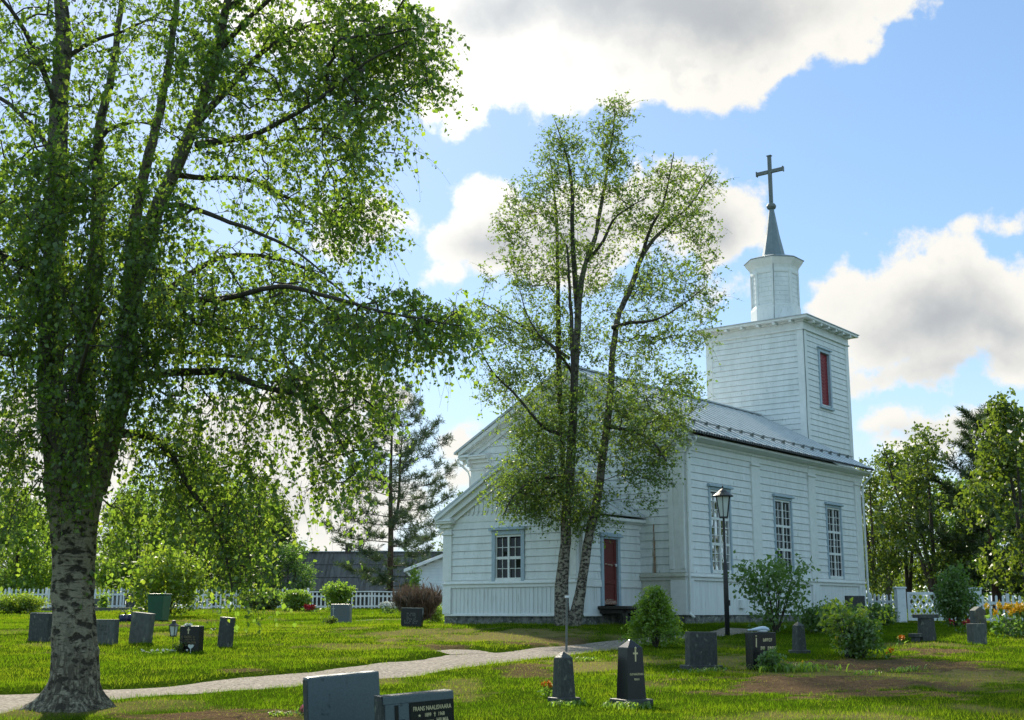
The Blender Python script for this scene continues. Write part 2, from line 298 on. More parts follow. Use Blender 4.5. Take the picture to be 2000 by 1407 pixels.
MT = dict(
    white=paint('white_painted_boards', (0.79, 0.81, 0.81), (0.66, 0.685, 0.675), 1.6, 0.55, 0.10, 26, (2.2, 2.2, 0.7), extra=((0.42, 0.42, 0.38), 7.0, 0.63, 0.76)),
    white2=paint('white_trim_paint', (0.80, 0.81, 0.80), (0.71, 0.72, 0.70), 5, 0.5, 0.04, 40, extra=((0.42, 0.42, 0.40), 16.0, 0.69, 0.76)),
    skirt=paint('white_skirting_boards', (0.77, 0.79, 0.79), (0.65, 0.67, 0.66), 2, 0.6, 0.05, 40, (5, 5, 0.4), extra=((0.42, 0.42, 0.37), 4.0, 0.60, 0.76)),
    grime=paint('weathered_white_paint', (0.62, 0.61, 0.53), (0.50, 0.49, 0.41), 6, 0.7, 0.08, 30, (1, 1, 2), extra=((0.20, 0.18, 0.13), 14.0, 0.66, 0.74)),
    blue=paint('blue_grey_casing_paint', (0.40, 0.49, 0.56), (0.32, 0.41, 0.48), 8, 0.5, 0.05, 40),
    metal=paint('grey_sheet_metal_roof', (0.54, 0.57, 0.59), (0.44, 0.47, 0.49), 3, 0.34, 0.05, 14, (1, 1, 1), spec=0.5, extra=((0.26, 0.26, 0.26), 9.0, 0.62, 0.74)),
    spire=paint('grey_blue_spire_sheet', (0.20, 0.25, 0.275), (0.15, 0.19, 0.215), 4, 0.45, 0.04, 20),
    crossm=paint('weathered_green_grey_metal', (0.11, 0.13, 0.13), (0.17, 0.19, 0.18), 9, 0.5),
    darkm=paint('dark_iron', (0.016, 0.016, 0.018), (0.03, 0.03, 0.032), 20, 0.45),
    red=paint('faded_dark_red_paint', (0.155, 0.026, 0.022), (0.11, 0.02, 0.017), 8, 0.55, 0.08, 40, (2, 2, 0.6)),
    redlou=paint('bright_red_louvre_paint', (0.27, 0.012, 0.018), (0.2, 0.01, 0.014), 6, 0.5),
    peel=paint('peeled_paint_showing_wood', (0.46, 0.36, 0.28), (0.2, 0.08, 0.06), 24, 0.85, lo=0.45, hi=0.55),
    stone=paint('rough_foundation_stone', (0.23, 0.23, 0.21), (0.07, 0.075, 0.07), 5.5, 0.9, 0.6, 18, lo=0.40, hi=0.62, extra=((0.36, 0.36, 0.34), 13.0, 0.58, 0.68)),
    wood=paint('dark_old_planks', (0.035, 0.03, 0.026), (0.06, 0.05, 0.042), 12, 0.8, 0.2, 30, (1, 8, 8)),
    black=paint('polished_black_granite', (0.010, 0.010, 0.011), (0.02, 0.02, 0.021), 60, 0.22, 0.02, 80, spec=0.35, extra=((0.05, 0.05, 0.05), 120, 0.66, 0.7)),
    grey=paint('polished_grey_granite', (0.10, 0.13, 0.143), (0.07, 0.09, 0.10), 70, 0.38, 0.04, 60, spec=0.5, extra=((0.02, 0.025, 0.027), 9, 0.66, 0.74)),
    dgrey=paint('rough_dark_granite', (0.030, 0.032, 0.031), (0.065, 0.07, 0.066), 22, 0.6, 0.5, 40, (1, 1, .6), spec=0.4, extra=((0.17, 0.18, 0.13), 11, 0.62, 0.70)),
    mgrey=paint('weathered_mid_grey_stone', (0.115, 0.12, 0.11), (0.06, 0.065, 0.058), 12, 0.75, 0.4, 40, (1, 1, .5), extra=((0.20, 0.20, 0.14), 9, 0.60, 0.69)),
    faint=paint('worn_lettering', (0.15, 0.145, 0.12), None, 5, 0.7), dgold=paint('dull_gilt_lettering', (0.16, 0.125, 0.05), None, 5, 0.6), gold=paint('gilded_lettering', (0.62, 0.52, 0.30), None, 5, 0.4),
    pale=paint('pale_cut_lettering', (0.42, 0.42, 0.38), None, 5, 0.7),
    fence=paint('white_fence_paint', (0.74, 0.77, 0.80), (0.62, 0.65, 0.68), 6, 0.6, extra=((0.36, 0.37, 0.36), 20, 0.68, 0.76)),
    glass=glassmat('old_window_glass'), mglass=glassmat('mirroring_window_glass', wav=.5, scale=2.0), vglass=glassmat('dark_window_glass', wav=.1), lampglass=paint('milky_lamp_glass', (0.62, 0.66, 0.64), (0.5, 0.54, 0.52), 4, 0.15),
    soil=paint('dark_soil', (0.045, 0.03, 0.02), (0.09, 0.062, 0.04), 14, 0.95, 0.8, 30),
    barn=paint('old_grey_felt_roof', (0.070, 0.068, 0.064), (0.115, 0.11, 0.102), 1.6, 0.8, 0.3, 6, (3.0, 0.3, 0.3), lo=0.4, hi=0.6, extra=((0.035, 0.036, 0.04), 2.6, 0.56, 0.66)),
    barnw=paint('weathered_barn_boards', (0.10, 0.09, 0.08), (0.06, 0.055, 0.05), 4, 0.85),
    brick=paint('chimney_brick', (0.10, 0.075, 0.065), (0.07, 0.055, 0.05), 8, 0.9),
    shed=paint('pale_painted_shed_boards', (0.62, 0.70, 0.76), (0.55, 0.63, 0.69), 3, 0.6),
    bin=paint('green_bin_plastic', (0.014, 0.07, 0.035), (0.018, 0.09, 0.045), 6, 0.45),
    bluep=paint('dark_blue_plastic', (0.004, 0.010, 0.055), (0.006, 0.02, 0.08), 8, 0.3),
    stake=paint('grey_weathered_stake', (0.16, 0.18, 0.17), (0.1, 0.11, 0.1), 30, 0.7),
    whitep=paint('white_porcelain', (0.72, 0.76, 0.80), None, 5, 0.3),
    bird=paint('pale_blue_glazed_ornament', (0.50, 0.58, 0.68), (0.42, 0.5, 0.62), 6, 0.25),
    bark=paint('dark_branch_bark', (0.042, 0.034, 0.027), (0.085, 0.07, 0.055), 14, 0.9, 0.5, 30),
    pinebark=paint('reddish_pine_bark', (0.075, 0.045, 0.028), (0.04, 0.028, 0.02), 8, 0.9, 0.5, 20, (1, 1, 0.4)),
    marigold=paint('orange_petals', (0.75, 0.20, 0.006), (0.8, 0.32, 0.01), 60, 0.6), yellow=paint('yellow_petals', (0.78, 0.52, 0.01), (0.75, 0.42, 0.01), 60, 0.6),
    redfl=paint('crimson_petals', (0.30, 0.008, 0.02), (0.4, 0.015, 0.03), 60, 0.6), wfl=paint('white_petals', (0.75, 0.75, 0.70), None, 60, 0.6), pink=paint('pink_petals', (0.6, 0.2, 0.22), None, 60, 0.6),
    birch=birchbark('old_birch_bark', (0.27, 0.235, 0.175), (0.05, 0.043, 0.034), .50, .61, base_z=0.5, s=1.7, up=(2.2, 3.6)), birch2=birchbark('slender_birch_bark', (0.30, 0.265, 0.205), (0.065, 0.055, 0.045), lo=0.47, hi=0.57, base_z=0.1, s=2.4, up=(1.6, 4.2)),
)
MT['birchleaf'] = leafmat('birch_leaves', [(0.054, 0.100, 0.020), (0.080, 0.140, 0.028), (0.12, 0.185, 0.036)], [(0.17, 0.31, 0.024), (0.26, 0.43, 0.034), (0.44, 0.57, 0.05)], 0.54, 0.035)
MT['birchleaf2'] = leafmat('young_birch_leaves', [(0.075, 0.128, 0.022), (0.105, 0.168, 0.028), (0.155, 0.22, 0.042)], [(0.16, 0.28, 0.028), (0.24, 0.37, 0.038), (0.36, 0.47, 0.05)], 0.52)
MT['pineneedle'] = leafmat('pine_needles', [(0.030, 0.054, 0.020), (0.044, 0.074, 0.028), (0.065, 0.095, 0.036)], [(0.05, 0.09, 0.02), (0.07, 0.12, 0.025), (0.1, 0.15, 0.03)], 0.3)
MT['woodleaf'] = leafmat('woodland_leaves', [(0.042, 0.075, 0.014), (0.062, 0.105, 0.018), (0.09, 0.135, 0.024)], [(0.12, 0.20, 0.016), (0.19, 0.28, 0.02), (0.28, 0.36, 0.03)], 0.45)
MT['brightleaf'] = leafmat('bright_shrub_leaves', [(0.085, 0.16, 0.014), (0.12, 0.20, 0.018), (0.16, 0.24, 0.025)], [(0.22, 0.40, 0.03), (0.3, 0.48, 0.035), (0.4, 0.55, 0.05)], 0.5)
MT['yellowleaf'] = leafmat('yellow_green_leaves', [(0.075, 0.12, 0.012), (0.11, 0.165, 0.016), (0.16, 0.20, 0.022)], [(0.22, 0.38, 0.02), (0.32, 0.47, 0.025), (0.44, 0.52, 0.035)], 0.5)
MT['midleaf'] = leafmat('mid_green_shrub_leaves', [(0.060, 0.112, 0.024), (0.090, 0.155, 0.032), (0.14, 0.205, 0.055)], [(0.13, 0.28, 0.03), (0.19, 0.37, 0.04), (0.28, 0.44, 0.06)], 0.46, 0.05)
MT['drytwig'] = leafmat('dry_brown_twigs', [(0.075, 0.052, 0.036), (0.11, 0.075, 0.052), (0.16, 0.115, 0.085)], [(0.08, 0.06, 0.04), (0.1, 0.07, 0.05), (0.14, 0.1, 0.07)], 0.2)
MT['grass'] = leafmat('grass_blades', [(0.030, 0.056, 0.005), (0.058, 0.094, 0.008), (0.102, 0.126, 0.014), (0.19, 0.14, 0.06)], [(0.085, 0.19, 0.005), (0.185, 0.33, 0.008), (0.33, 0.42, 0.016), (0.30, 0.23, 0.09)], 0.5, 0.0)
# ------------------------------------------------------------------ terrain
AZ = R(38.2); LV = np.array([math.sin(AZ), math.cos(AZ), 0.0]); GV = np.array([-math.cos(AZ), math.sin(AZ), 0.0])
C0 = at(1340, 1203, 37.0)
PY = [-400, -20, 0, 8, 12, 15, 18, 22, 25, 29, 33, 37, 41, 45, 50, 55, 60, 66, 80, 120, 250, 1500]
PZ = [-3, -1.6, -1.5, -1.32, -1.23, -1.17, -1.10, -0.98, -0.87, -0.73, -0.58, -0.48, -0.42, -0.35, -0.25, -0.12, 0.0, 0.12, 0.2, 0.2, -0.5, -6]
def chloc(X, Y): return (X - C0[0]) * LV[0] + (Y - C0[1]) * LV[1], (X - C0[0]) * GV[0] + (Y - C0[1]) * GV[1]
def rectdist(x, y, x0, x1, y0, y1):
    return np.hypot(np.maximum(np.maximum(x0 - x, x - x1), 0), np.maximum(np.maximum(y0 - y, y - y1), 0))
def smooth(x, a, b):
    t = np.clip((x - a) / (b - a), 0, 1); return t * t * (3 - 2 * t)
def base_h(X, Y):
    X = np.asarray(X, float); Y = np.asarray(Y, float)
    z = np.interp(Y, PY, PZ)
    x, y = chloc(X, Y); d = np.minimum(rectdist(x, y, 0, 17, 0, 8), rectdist(x, y, -3.3, 0, 1.5, 6.5))
    w = 1 - smooth(d, 0.6, 5.5); z = z * (1 - w) + (-0.37) * w
    near = 1 - smooth(np.abs(Y), 60, 120)
    return z + near * (0.05 * (vnoise(X * 0.35, Y * 0.35, 3) - 0.5) + 0.05 * (vnoise(X * 1.1, Y * 1.1, 4) - 0.5))
def hit(px, py, f=base_h):
    d = ray(px, py); d = d / d[1]
    Y = np.concatenate([np.arange(6, 40, 0.02), np.arange(40, 140, 0.05)])
    dz = d[2] * Y - f(d[0] * Y, Y); k = np.argmax(dz < 0)
    if not (dz < 0).any(): k = len(Y) - 1
    return np.array([d[0] * Y[k], Y[k], f(np.array([d[0] * Y[k]]), np.array([Y[k]]))[0]])
PATHS = [[(-160, 1350, 1425), (-60, 1343, 1402), (0, 1338, 1392), (100, 1340, 1382), (230, 1334, 1366), (400, 1326, 1352), (560, 1310, 1337), (700, 1299, 1324), (850, 1281, 1303), (950, 1269, 1293), (1050, 1264, 1283), (1150, 1254, 1267), (1200, 1248, 1258), (1280, 1241, 1249), (1350, 1236, 1243), (1420, 1229, 1236), (1475, 1222, 1230)],
         [(-30, 1241, 1245), (60, 1238.5, 1242), (200, 1234, 1238), (330, 1232, 1235.5), (430, 1228, 1231)], [(585, 1211, 1214), (690, 1208.5, 1213), (760, 1206.5, 1210), (800, 1205, 1207)], [(930, 1268, 1276), (895, 1263, 1270), (866, 1263, 1267)]]
PATHW = []
for P in PATHS:
    q = []
    for px, a, b in P:
        A, B = hit(px, a)[:2], hit(px, b)[:2]; q.append(((A + B) / 2, np.linalg.norm(A - B) / 2))
    # densify
    pts, hw = [], []
    for i in range(len(q) - 1):
        n = max(2, int(np.linalg.norm(q[i + 1][0] - q[i][0]) / 0.3))
        for t in np.arange(n) / n: pts.append(q[i][0] * (1 - t) + q[i + 1][0] * t); hw.append(q[i][1] * (1 - t) + q[i + 1][1] * t)
    pts.append(q[-1][0]); hw.append(q[-1][1]); PATHW.append((np.array(pts), np.array(hw)))
def path_d(X, Y):
    """signed distance to the edge of the nearest path (negative on the gravel)"""
    X = np.asarray(X, float).ravel(); Y = np.asarray(Y, float).ravel(); best = np.full(X.shape, 99.0)
    for pts, hw in PATHW:
        hwf = np.minimum(hw, 1.1)
        lo, hi = pts.min(0) - 2, pts.max(0) + 2; s = np.where((X > lo[0]) & (X < hi[0]) & (Y > lo[1]) & (Y < hi[1]))[0]
        for c in range(0, len(s), 20000):
            i = s[c:c + 20000]; d = np.hypot(X[i, None] - pts[None, :, 0], Y[i, None] - pts[None, :, 1]) - hwf[None, :]
            best[i] = np.minimum(best[i], d.min(1))
    return best
def ground_h(X, Y):
    X = np.asarray(X, float); d = path_d(X, Y).reshape(X.shape) + 0.22 * (fbm(X * 1.6, np.asarray(Y) * 1.6, 21) - 0.5)
    Ya = np.asarray(Y, float); rough = masks(X, Ya)[1] * (np.abs(Ya) < 60)
    return base_h(X, Y) - 0.075 * (1 - smooth(d, -0.06, 0.10)) + 0.09 * rough * (fbm(X * 2.6, Ya * 2.6, 51) - 0.42)
PATCH = []
for (px, py, rx, ry, kind, s) in [(1610, 1338, 240, 24, 'dirt', 1.25), (1740, 1300, 190, 16, 'dirt', 1.1), (1830, 1272, 80, 8, 'dirt', 1.0), (1880, 1315, 130, 22, 'dry', 0.9), (1035, 1306, 60, 14, 'dirt', 0.8), (1150, 1300, 110, 14, 'dry', 0.9),
        (440, 1400, 170, 14, 'dirt', 1.0), (960, 1247, 230, 13, 'dry', 0.9), (840, 1236, 130, 8, 'dry', 0.8), (1010, 1257, 60, 3.5, 'dirt', 0.9), (1120, 1250, 60, 7, 'dirt', 0.7), (860, 1262, 60, 2.5, 'dirt', 0.8), (1420, 1290, 120, 12, 'dry', 0.8), (1660, 1320, 240, 30, 'dry', 0.7),
        (760, 1240, 90, 5, 'dry', 0.6), (240, 1222, 120, 4, 'dirt', 0.7), (350, 1216, 90, 4, 'dirt', 0.6), (95, 1252, 70, 3, 'dirt', .5), (1250, 1288, 60, 10, 'dry', 0.6), (900, 1345, 60, 25, 'dry', 0.5), (560, 1195, 80, 3, 'dry', .5), (130, 1274, 80, 2, 'dirt', .7), (690, 1265, 120, 5, 'dry', 0.6), (480, 1310, 45, 4, 'dirt', .8)]:
    c = hit(px, py); a = hit(px, py - ry); b = hit(px, py + ry); PATCH.append((c[0], c[1], rx * c[1] / F_PX, max(0.25, abs(a[1] - b[1]) / 2), kind, s))
def masks(X, Y):
    dry = 0.6 * smooth(fbm(X * 0.45, Y * 0.45, 11), 0.62, 0.8); dirt = np.zeros_like(dry)
    w = (fbm(X * 1.7, Y * 1.7, 15) - 0.5) * 1.7 + (fbm(X * 5.5, Y * 5.5, 16) - 0.5) * 1.1
    for cx, cy, rx, ry, kind, s in PATCH:
        q = s * smooth(1.0 - np.hypot((X - cx) / rx, (Y - cy) / ry) + w, -0.05, 0.35)
        if kind == 'dry': dry = np.maximum(dry, q)
        else: dirt = np.maximum(dirt, q)
    return dry, dirt
def build_ground():
    xs = np.concatenate([[-1800, -700, -300, -160, -100, -70, -50, -40], np.arange(-34, -14, 0.5), np.arange(-14, 15, 0.16), np.arange(15, 30, 0.4), [32, 36, 42, 50, 70, 100, 160, 300, 700, 1800]])
    ys = np.concatenate([[-500, -200, -80, -40, -20, -8, 0, 4, 7], np.arange(9, 36, 0.16), np.arange(36, 70, 0.4), [72, 76, 82, 90, 100, 115, 135, 160, 200, 300, 500, 900, 1800]])
    X, Y = np.meshgrid(xs, ys); Z = ground_h(X, Y); n, m = X.shape
    i = np.arange(n - 1)[:, None] * m + np.arange(m - 1)[None, :]
    Fc = np.stack([i, i + 1, i + m + 1, i + m], -1).reshape(-1, 4)
    me = arr_mesh(np.stack([X, Y, Z], -1), Fc, name="ground")
    dry, dirt = masks(X, Y)
    for nm, a in (('dry', dry), ('dirt', dirt)):
        q = me.attributes.new(nm, 'FLOAT', 'POINT'); q.data.foreach_set('value', a.ravel().astype(np.float32))
    mt, nt, ns, L = newmat("lawn_soil"); b = ns['Principled BSDF']; b.inputs['Roughness'].default_value = 1.0; b.inputs['Specular IOR Level'].default_value = 0.0
    tc = ns.new('ShaderNodeTexCoord')
    def nz(sc_, dt=8):
        q = ns.new('ShaderNodeTexNoise'); L.new(tc.outputs['Object'], q.inputs['Vector']); q.inputs['Scale'].default_value = sc_; q.inputs['Detail'].default_value = dt; return q.outputs['Fac']
    def mix(f, a, c):
        q = ns.new('ShaderNodeMix'); q.data_type = 'RGBA'; L.new(f, q.inputs['Factor'])
        for s, v in (('A', a), ('B', c)):
            if isinstance(v, tuple): q.inputs[s].default_value = (*v, 1)
            else: L.new(v, q.inputs[s])
        return q.outputs['Result']
    def attr(nm):
        q = ns.new('ShaderNodeAttribute'); q.attribute_name = nm; return q.outputs['Fac']
    g = mix(nz(9), (0.022, 0.045, 0.003), (0.048, 0.08, 0.006)); dr = mix(nz(14), (0.13, 0.11, 0.045), (0.24, 0.19, 0.09)); di = mix(nz(11), (0.045, 0.028, 0.016), (0.17, 0.115, 0.07))
    L.new(mix(attr('dirt'), mix(attr('dry'), g, dr), di), b.inputs['Base Color'])
    bp = ns.new('ShaderNodeBump'); bp.inputs['Strength'].default_value = 1.0; bp.inputs['Distance'].default_value = 0.05; L.new(nz(22), bp.inputs['Height']); L.new(bp.outputs[0], b.inputs['Normal'])
    o = link("ground", me, mt, None, True); tag(o, kind='structure')
    # gravel
    gv, nt, ns, L = newmat("pale_gravel"); b = ns['Principled BSDF']; b.inputs['Roughness'].default_value = 0.95; b.inputs['Specular IOR Level'].default_value = 0.15
    tc = ns.new('ShaderNodeTexCoord')
    vo = ns.new('ShaderNodeTexVoronoi'); L.new(tc.outputs['Object'], vo.inputs['Vector']); vo.inputs['Scale'].default_value = 24
    r = ns.new('ShaderNodeValToRGB'); e = r.color_ramp.elements; e[0].color = (0.07, 0.057, 0.046, 1); e[1].color = (0.40, 0.34, 0.285, 1); L.new(vo.outputs['Color'], r.inputs[0])
    n5 = nz(2.2); mx = ns.new('ShaderNodeMix'); mx.data_type = 'RGBA'; rr = ns.new('ShaderNodeMapRange'); L.new(n5, rr.inputs[0]); rr.inputs[1].default_value = 0.45; rr.inputs[2].default_value = 0.75
    L.new(rr.outputs[0], mx.inputs['Factor']); L.new(r.outputs[0], mx.inputs['A']); mx.inputs['B'].default_value = (0.20, 0.17, 0.14, 1); L.new(mx.outputs['Result'], b.inputs['Base Color'])
    bp = ns.new('ShaderNodeBump'); bp.inputs['Strength'].default_value = 1.0; bp.inputs['Distance'].default_value = 0.02; bp.invert = True; L.new(vo.outputs['Distance'], bp.inputs['Height']); L.new(bp.outputs[0], b.inputs['Normal'])
    for pts, hw in PATHW:
        d = unit(np.gradient(pts, axis=0)); nrm = np.stack([-d[:, 1], d[:, 0]], 1); hwf = np.minimum(hw, 1.1) + 0.12
        s = np.linspace(-1, 1, 9); G = pts[:, None, :] + nrm[:, None, :] * (hwf[:, None] * s[None, :])[:, :, None]
        Zp = base_h(G[..., 0], G[..., 1]) - 0.055 - 0.02 * np.abs(s)[None, :] ** 4
        V = np.concatenate([G, Zp[..., None]], -1); a, c = len(pts), 9; i = np.arange(a - 1)[:, None] * c + np.arange(c - 1)[None, :]
        tag(link("gravel_path", arr_mesh(V, np.stack([i, i + 1, i + c + 1, i + c], -1).reshape(-1, 4), name="gravel_path"), gv, None, True), kind='structure')
build_ground()
def in_church(X, Y, m=0.05):
    x, y = chloc(X, Y); return (rectdist(x, y, 0, 12.9, 0, 8) < m) | (rectdist(x, y, -3.25, 0, 1.5, 6.5) < m) | (rectdist(x, y, 12.9, 17.3, 2, 6.3) < m)
def build_grass(N=620000):
    rg = np.random.default_rng(5)
    a, b = 10.5, 67.0
    Y = (a ** .5 + (b ** .5 - a ** .5) * rg.random(N)) ** 2; X = (rg.random(N) * 2 - 1) * (0.45 * Y + 1.5)
    pd = path_d(X, Y) + 0.22 * (fbm(X * 1.6, Y * 1.6, 21) - 0.5); dry, dirt = masks(X, Y); lush = fbm(X * 0.9, Y * 0.9, 31)
    tuft = vnoise(X * 5, Y * 5, 33)
    keep = ((pd > -0.02 + 0.05 * rg.random(N)) | ((pd > -0.4) & (rg.random(N) < 0.10) & (tuft > 0.55))) & ~in_church(X, Y) & (rg.random(N) > dirt * 0.62)  & (rg.random(N) < 0.45 + 0.75 * tuft)
    X, Y, dry, lush, tuft, pd, dirt = [q[keep] for q in (X, Y, dry, lush, tuft, pd, dirt)]; n = len(X)
    Z = ground_h(X, Y) - 0.005
    xl, yl = chloc(X, Y); nearch = np.minimum(rectdist(xl, yl, 0, 12.9, 0, 8), rectdist(xl, yl, -3.25, 0, 1.5, 6.5))
    edge = np.exp(-np.maximum(pd, 0) / 0.25)
    h = (0.022 + 0.040 * rg.random(n)) * (0.55 + 0.8 * lush) * (0.7 + 0.6 * tuft) * (1 - 0.35 * dry) * (1 - 0.40 * dirt) * (1 + 0.5 * edge) * (1 + 0.5 * np.exp(-nearch / 0.35)) * (Y / 16) ** 0.35 * np.where(rg.random(n) < 0.03, 1.9, 1.0)
    w = 0.0052 * (Y / 13) ** 0.85 * (0.7 + 0.6 * rg.random(n))
    th = rg.random(n) * 2 * math.pi; lean = h * (0.25 + 0.6 * rg.random(n)); ph = rg.random(n) * 2 * math.pi
    bx, by = np.cos(th) * w / 2, np.sin(th) * w / 2; lx, ly = np.cos(ph) * lean, np.sin(ph) * lean
    V = np.stack([np.stack([X - bx, Y - by, Z], -1), np.stack([X + bx, Y + by, Z], -1), np.stack([X + lx, Y + ly, Z + h], -1)], 1)
    c = np.clip(-0.08 + 0.75 * (fbm(X * 1.5, Y * 1.5, 43) - .5) + .27 + 0.26 * (rg.random(n) - 0.5) + 0.36 * vnoise(X * 0.3, Y * 0.3, 41), 0, 0.66)
    isdry = rg.random(n) < np.clip(0.02 + 0.75 * dry + 0.85 * dirt, 0, 0.93); c[isdry] = 0.72 + 0.28 * rg.random(isdry.sum())
    tag(link("grass", arr_mesh(V, np.arange(3 * n).reshape(-1, 3), np.repeat(c, 3), "grass"), MT['grass']), "short green lawn grass with dry patches around the graves", kind='stuff')
build_grass()

# ------------------------------------------------------------------ the church, in its own axes: x along the long wall, y to the left along the gable
church = thing("church", "white wooden church with a square tower, octagonal lantern and spire cross", "church", (C0[0], C0[1], 0), math.pi / 2 - AZ)
def side_map(y0): return lambda u, d, z: (u, y0 - d, z)
def front_map(x0): return lambda u, d, z: (x0 - d, u, z)
def siding(mb, u0, u1, z0, z1, bh=0.24, ops=(), lim=None, d0=0.0, proud=0.026, back=0.004, gap=0.010):
    rn = random.Random(int(u0 * 100) + int(z1 * 10)); nrow = max(1, round((z1 - z0) / bh)); bh = (z1 - z0) / nrow
    for r in range(nrow):
        za, zb = z0 + r * bh, z0 + (r + 1) * bh; cuts = sorted({za, zb} | {o[k] for o in ops for k in (2, 3) if za + .004 < o[k] < zb - .004})
        for a, b in zip(cuts, cuts[1:]):
            segs = [(u0, u1)]
            if lim:
                l = lim((a + b) / 2); segs = [(max(u0, l[0]), min(u1, l[1]))]
                if segs[0][1] - segs[0][0] < 0.02: continue
            for (oa, ob, oz0, oz1) in ops:
                if oz0 < (a + b) / 2 < oz1: segs = [q for s in segs for q in ((s[0], min(s[1], oa)), (max(s[0], ob), s[1])) if q[1] - q[0] > 0.01]
            da = d0 + proud - (proud - back) * (a - za) / bh; db = d0 + proud - (proud - back) * (b - za) / bh
            for s in segs:
                # boards butt at random joints
                js = [s[0]] + sorted(rn.uniform(s[0] + .5, s[1] - .5) for _ in range(int((s[1] - s[0]) / 3.4 + rn.random() * .8) if s[1] - s[0] > 1.6 else 0)) + [s[1]]
                for p, q in zip(js, js[1:]):
                    e = 0.002 if q < s[1] else 0; j = rn.uniform(-.002, .002)
                    g = gap if abs(a - za) < 1e-6 else 0
                    mb.add([(p, da + j, a + g), (q - e, da + j, a + g), (q - e, db, b), (p, db, b), (p, d0 - .022, a + g), (q - e, d0 - .022, a + g), (p, d0 - .022, a), (q - e, d0 - .022, a)], [(0, 1, 2, 3), (4, 5, 1, 0), (6, 7, 5, 4)] if g else [(0, 1, 2, 3)])
def casing_window(fm, u0, u1, z0, z1, secs, pr, name_cap=0.07, pc=2, cw=0.10, glass='glass'):
    mb = MB(fm); mb.box(u0, u0 + cw, -.08, .055, z0, z1); mb.box(u1 - cw, u1, -.08, .055, z0, z1); mb.box(u0 + cw, u1 - cw, -.08, .053, z1 - cw, z1)
    mb.box(u0 - name_cap, u1 + name_cap, -.03, .13, z1 + .002, z1 + .06); mb.box(u0 - name_cap * .5, u1 + name_cap * .5, -.03, .09, z1 + .062, z1 + .09)
    win = mb.build("window", MT['blue'], church, bevel=.006, seg=1)
    a, b, c, d = u0 + cw, u1 - cw, z0 + .002, z1 - cw; st = 0.032; sash = MB(fm)
    sash.box(a, b, -.045, .03, c, c + .10); sash.box(a, b, -.045, .012, d - .06, d); sash.box(a, a + st, -.045, .010, c + .10, d - .06); sash.box(b - st, b, -.045, .010, c + .10, d - .06)
    m = (a + b) / 2; sash.box(m - .032, m + .032, -.045, .018, c + .10, d - .06)
    H = (d - .06 - c - .14) / secs; pane = MB(fm); rn = random.Random(int(u0 * 77))
    for s in range(secs):
        za, zb = c + .10 + s * H, c + .10 + (s + 1) * H
        if s: 
            for (p, q) in ((a + st, m - .032), (m + .032, b - st)): sash.box(p, q, -.045, .008, za - .04, za + .04)
        za2, zb2 = za + (.04 if s else 0), zb - (.04 if s < secs - 1 else 0)
        for (p, q) in ((a + st, m - .032), (m + .032, b - st)):
            for k in range(1, pc): x = p + (q - p) * k / pc; sash.box(x - .008, x + .008, -.04, .0, za2, zb2)
            for k in range(1, pr): z = za2 + (zb2 - za2) * k / pr; sash.box(p, q, -.038, -.003, z - .009, z + .009)
            for i in range(pc):
                for k in range(pr):
                    xa, xb = p + (q - p) * i / pc, p + (q - p) * (i + 1) / pc; ya, yb = za2 + (zb2 - za2) * k / pr, za2 + (zb2 - za2) * (k + 1) / pr
                    t1, t2 = rn.uniform(-.006, .006), rn.uniform(-.006, .006)
                    pane.add([(xa, -.03 + t1 + t2, ya), (xb, -.03 - t1 + t2, ya), (xb, -.03 - t1 - t2, yb), (xa, -.03 + t1 - t2, yb)], [(0, 1, 2, 3)])
    sash.build("sash", MT['white2'], win); pane.build("pane", MT[glass], win)
    back = MB(fm); back.box(u0 + .02, u1 - .02, -.5, -.4, z0, z1)
    return (u0 + .02, u1 - .02, z0, z1 - .02)
def pilaster(fm, u0, u1, z0, z1, d=.06, cap=True, panel=False, name="pilaster", mat='white2'):
    mb = MB(fm); mb.box(u0, u1, -.02, d, z0, z1)
    if cap: mb.box(u0 - .03, u1 + .03, -.02, d + .04, z1 - .36, z1 - .30); mb.box(u0 - .035, u1 + .035, -.02, d + .05, z1 - .06, z1)
    if panel: 
        w = u1 - u0; mb.box(u0 + .0, u0 + w * .3, d, d + .03, z0 + .1, z1 - .4); mb.box(u1 - w * .3, u1, d, d + .03, z0 + .1, z1 - .4)
    return mb.build(name, MT[mat], church, bevel=.008, seg=1)
NL, NW, ZS, ZE = 12.93, 8.04, 1.02, 5.02                     # nave length and width, sill height, eaves
RZ, RY = 7.66, 4.02                                           # ridge
SL = (RZ - 5.22) / (RY + 0.5)
def roof_z(y): return RZ - SL * abs(y - RY)
fs = side_map(0.0); fg = front_map(0.0)
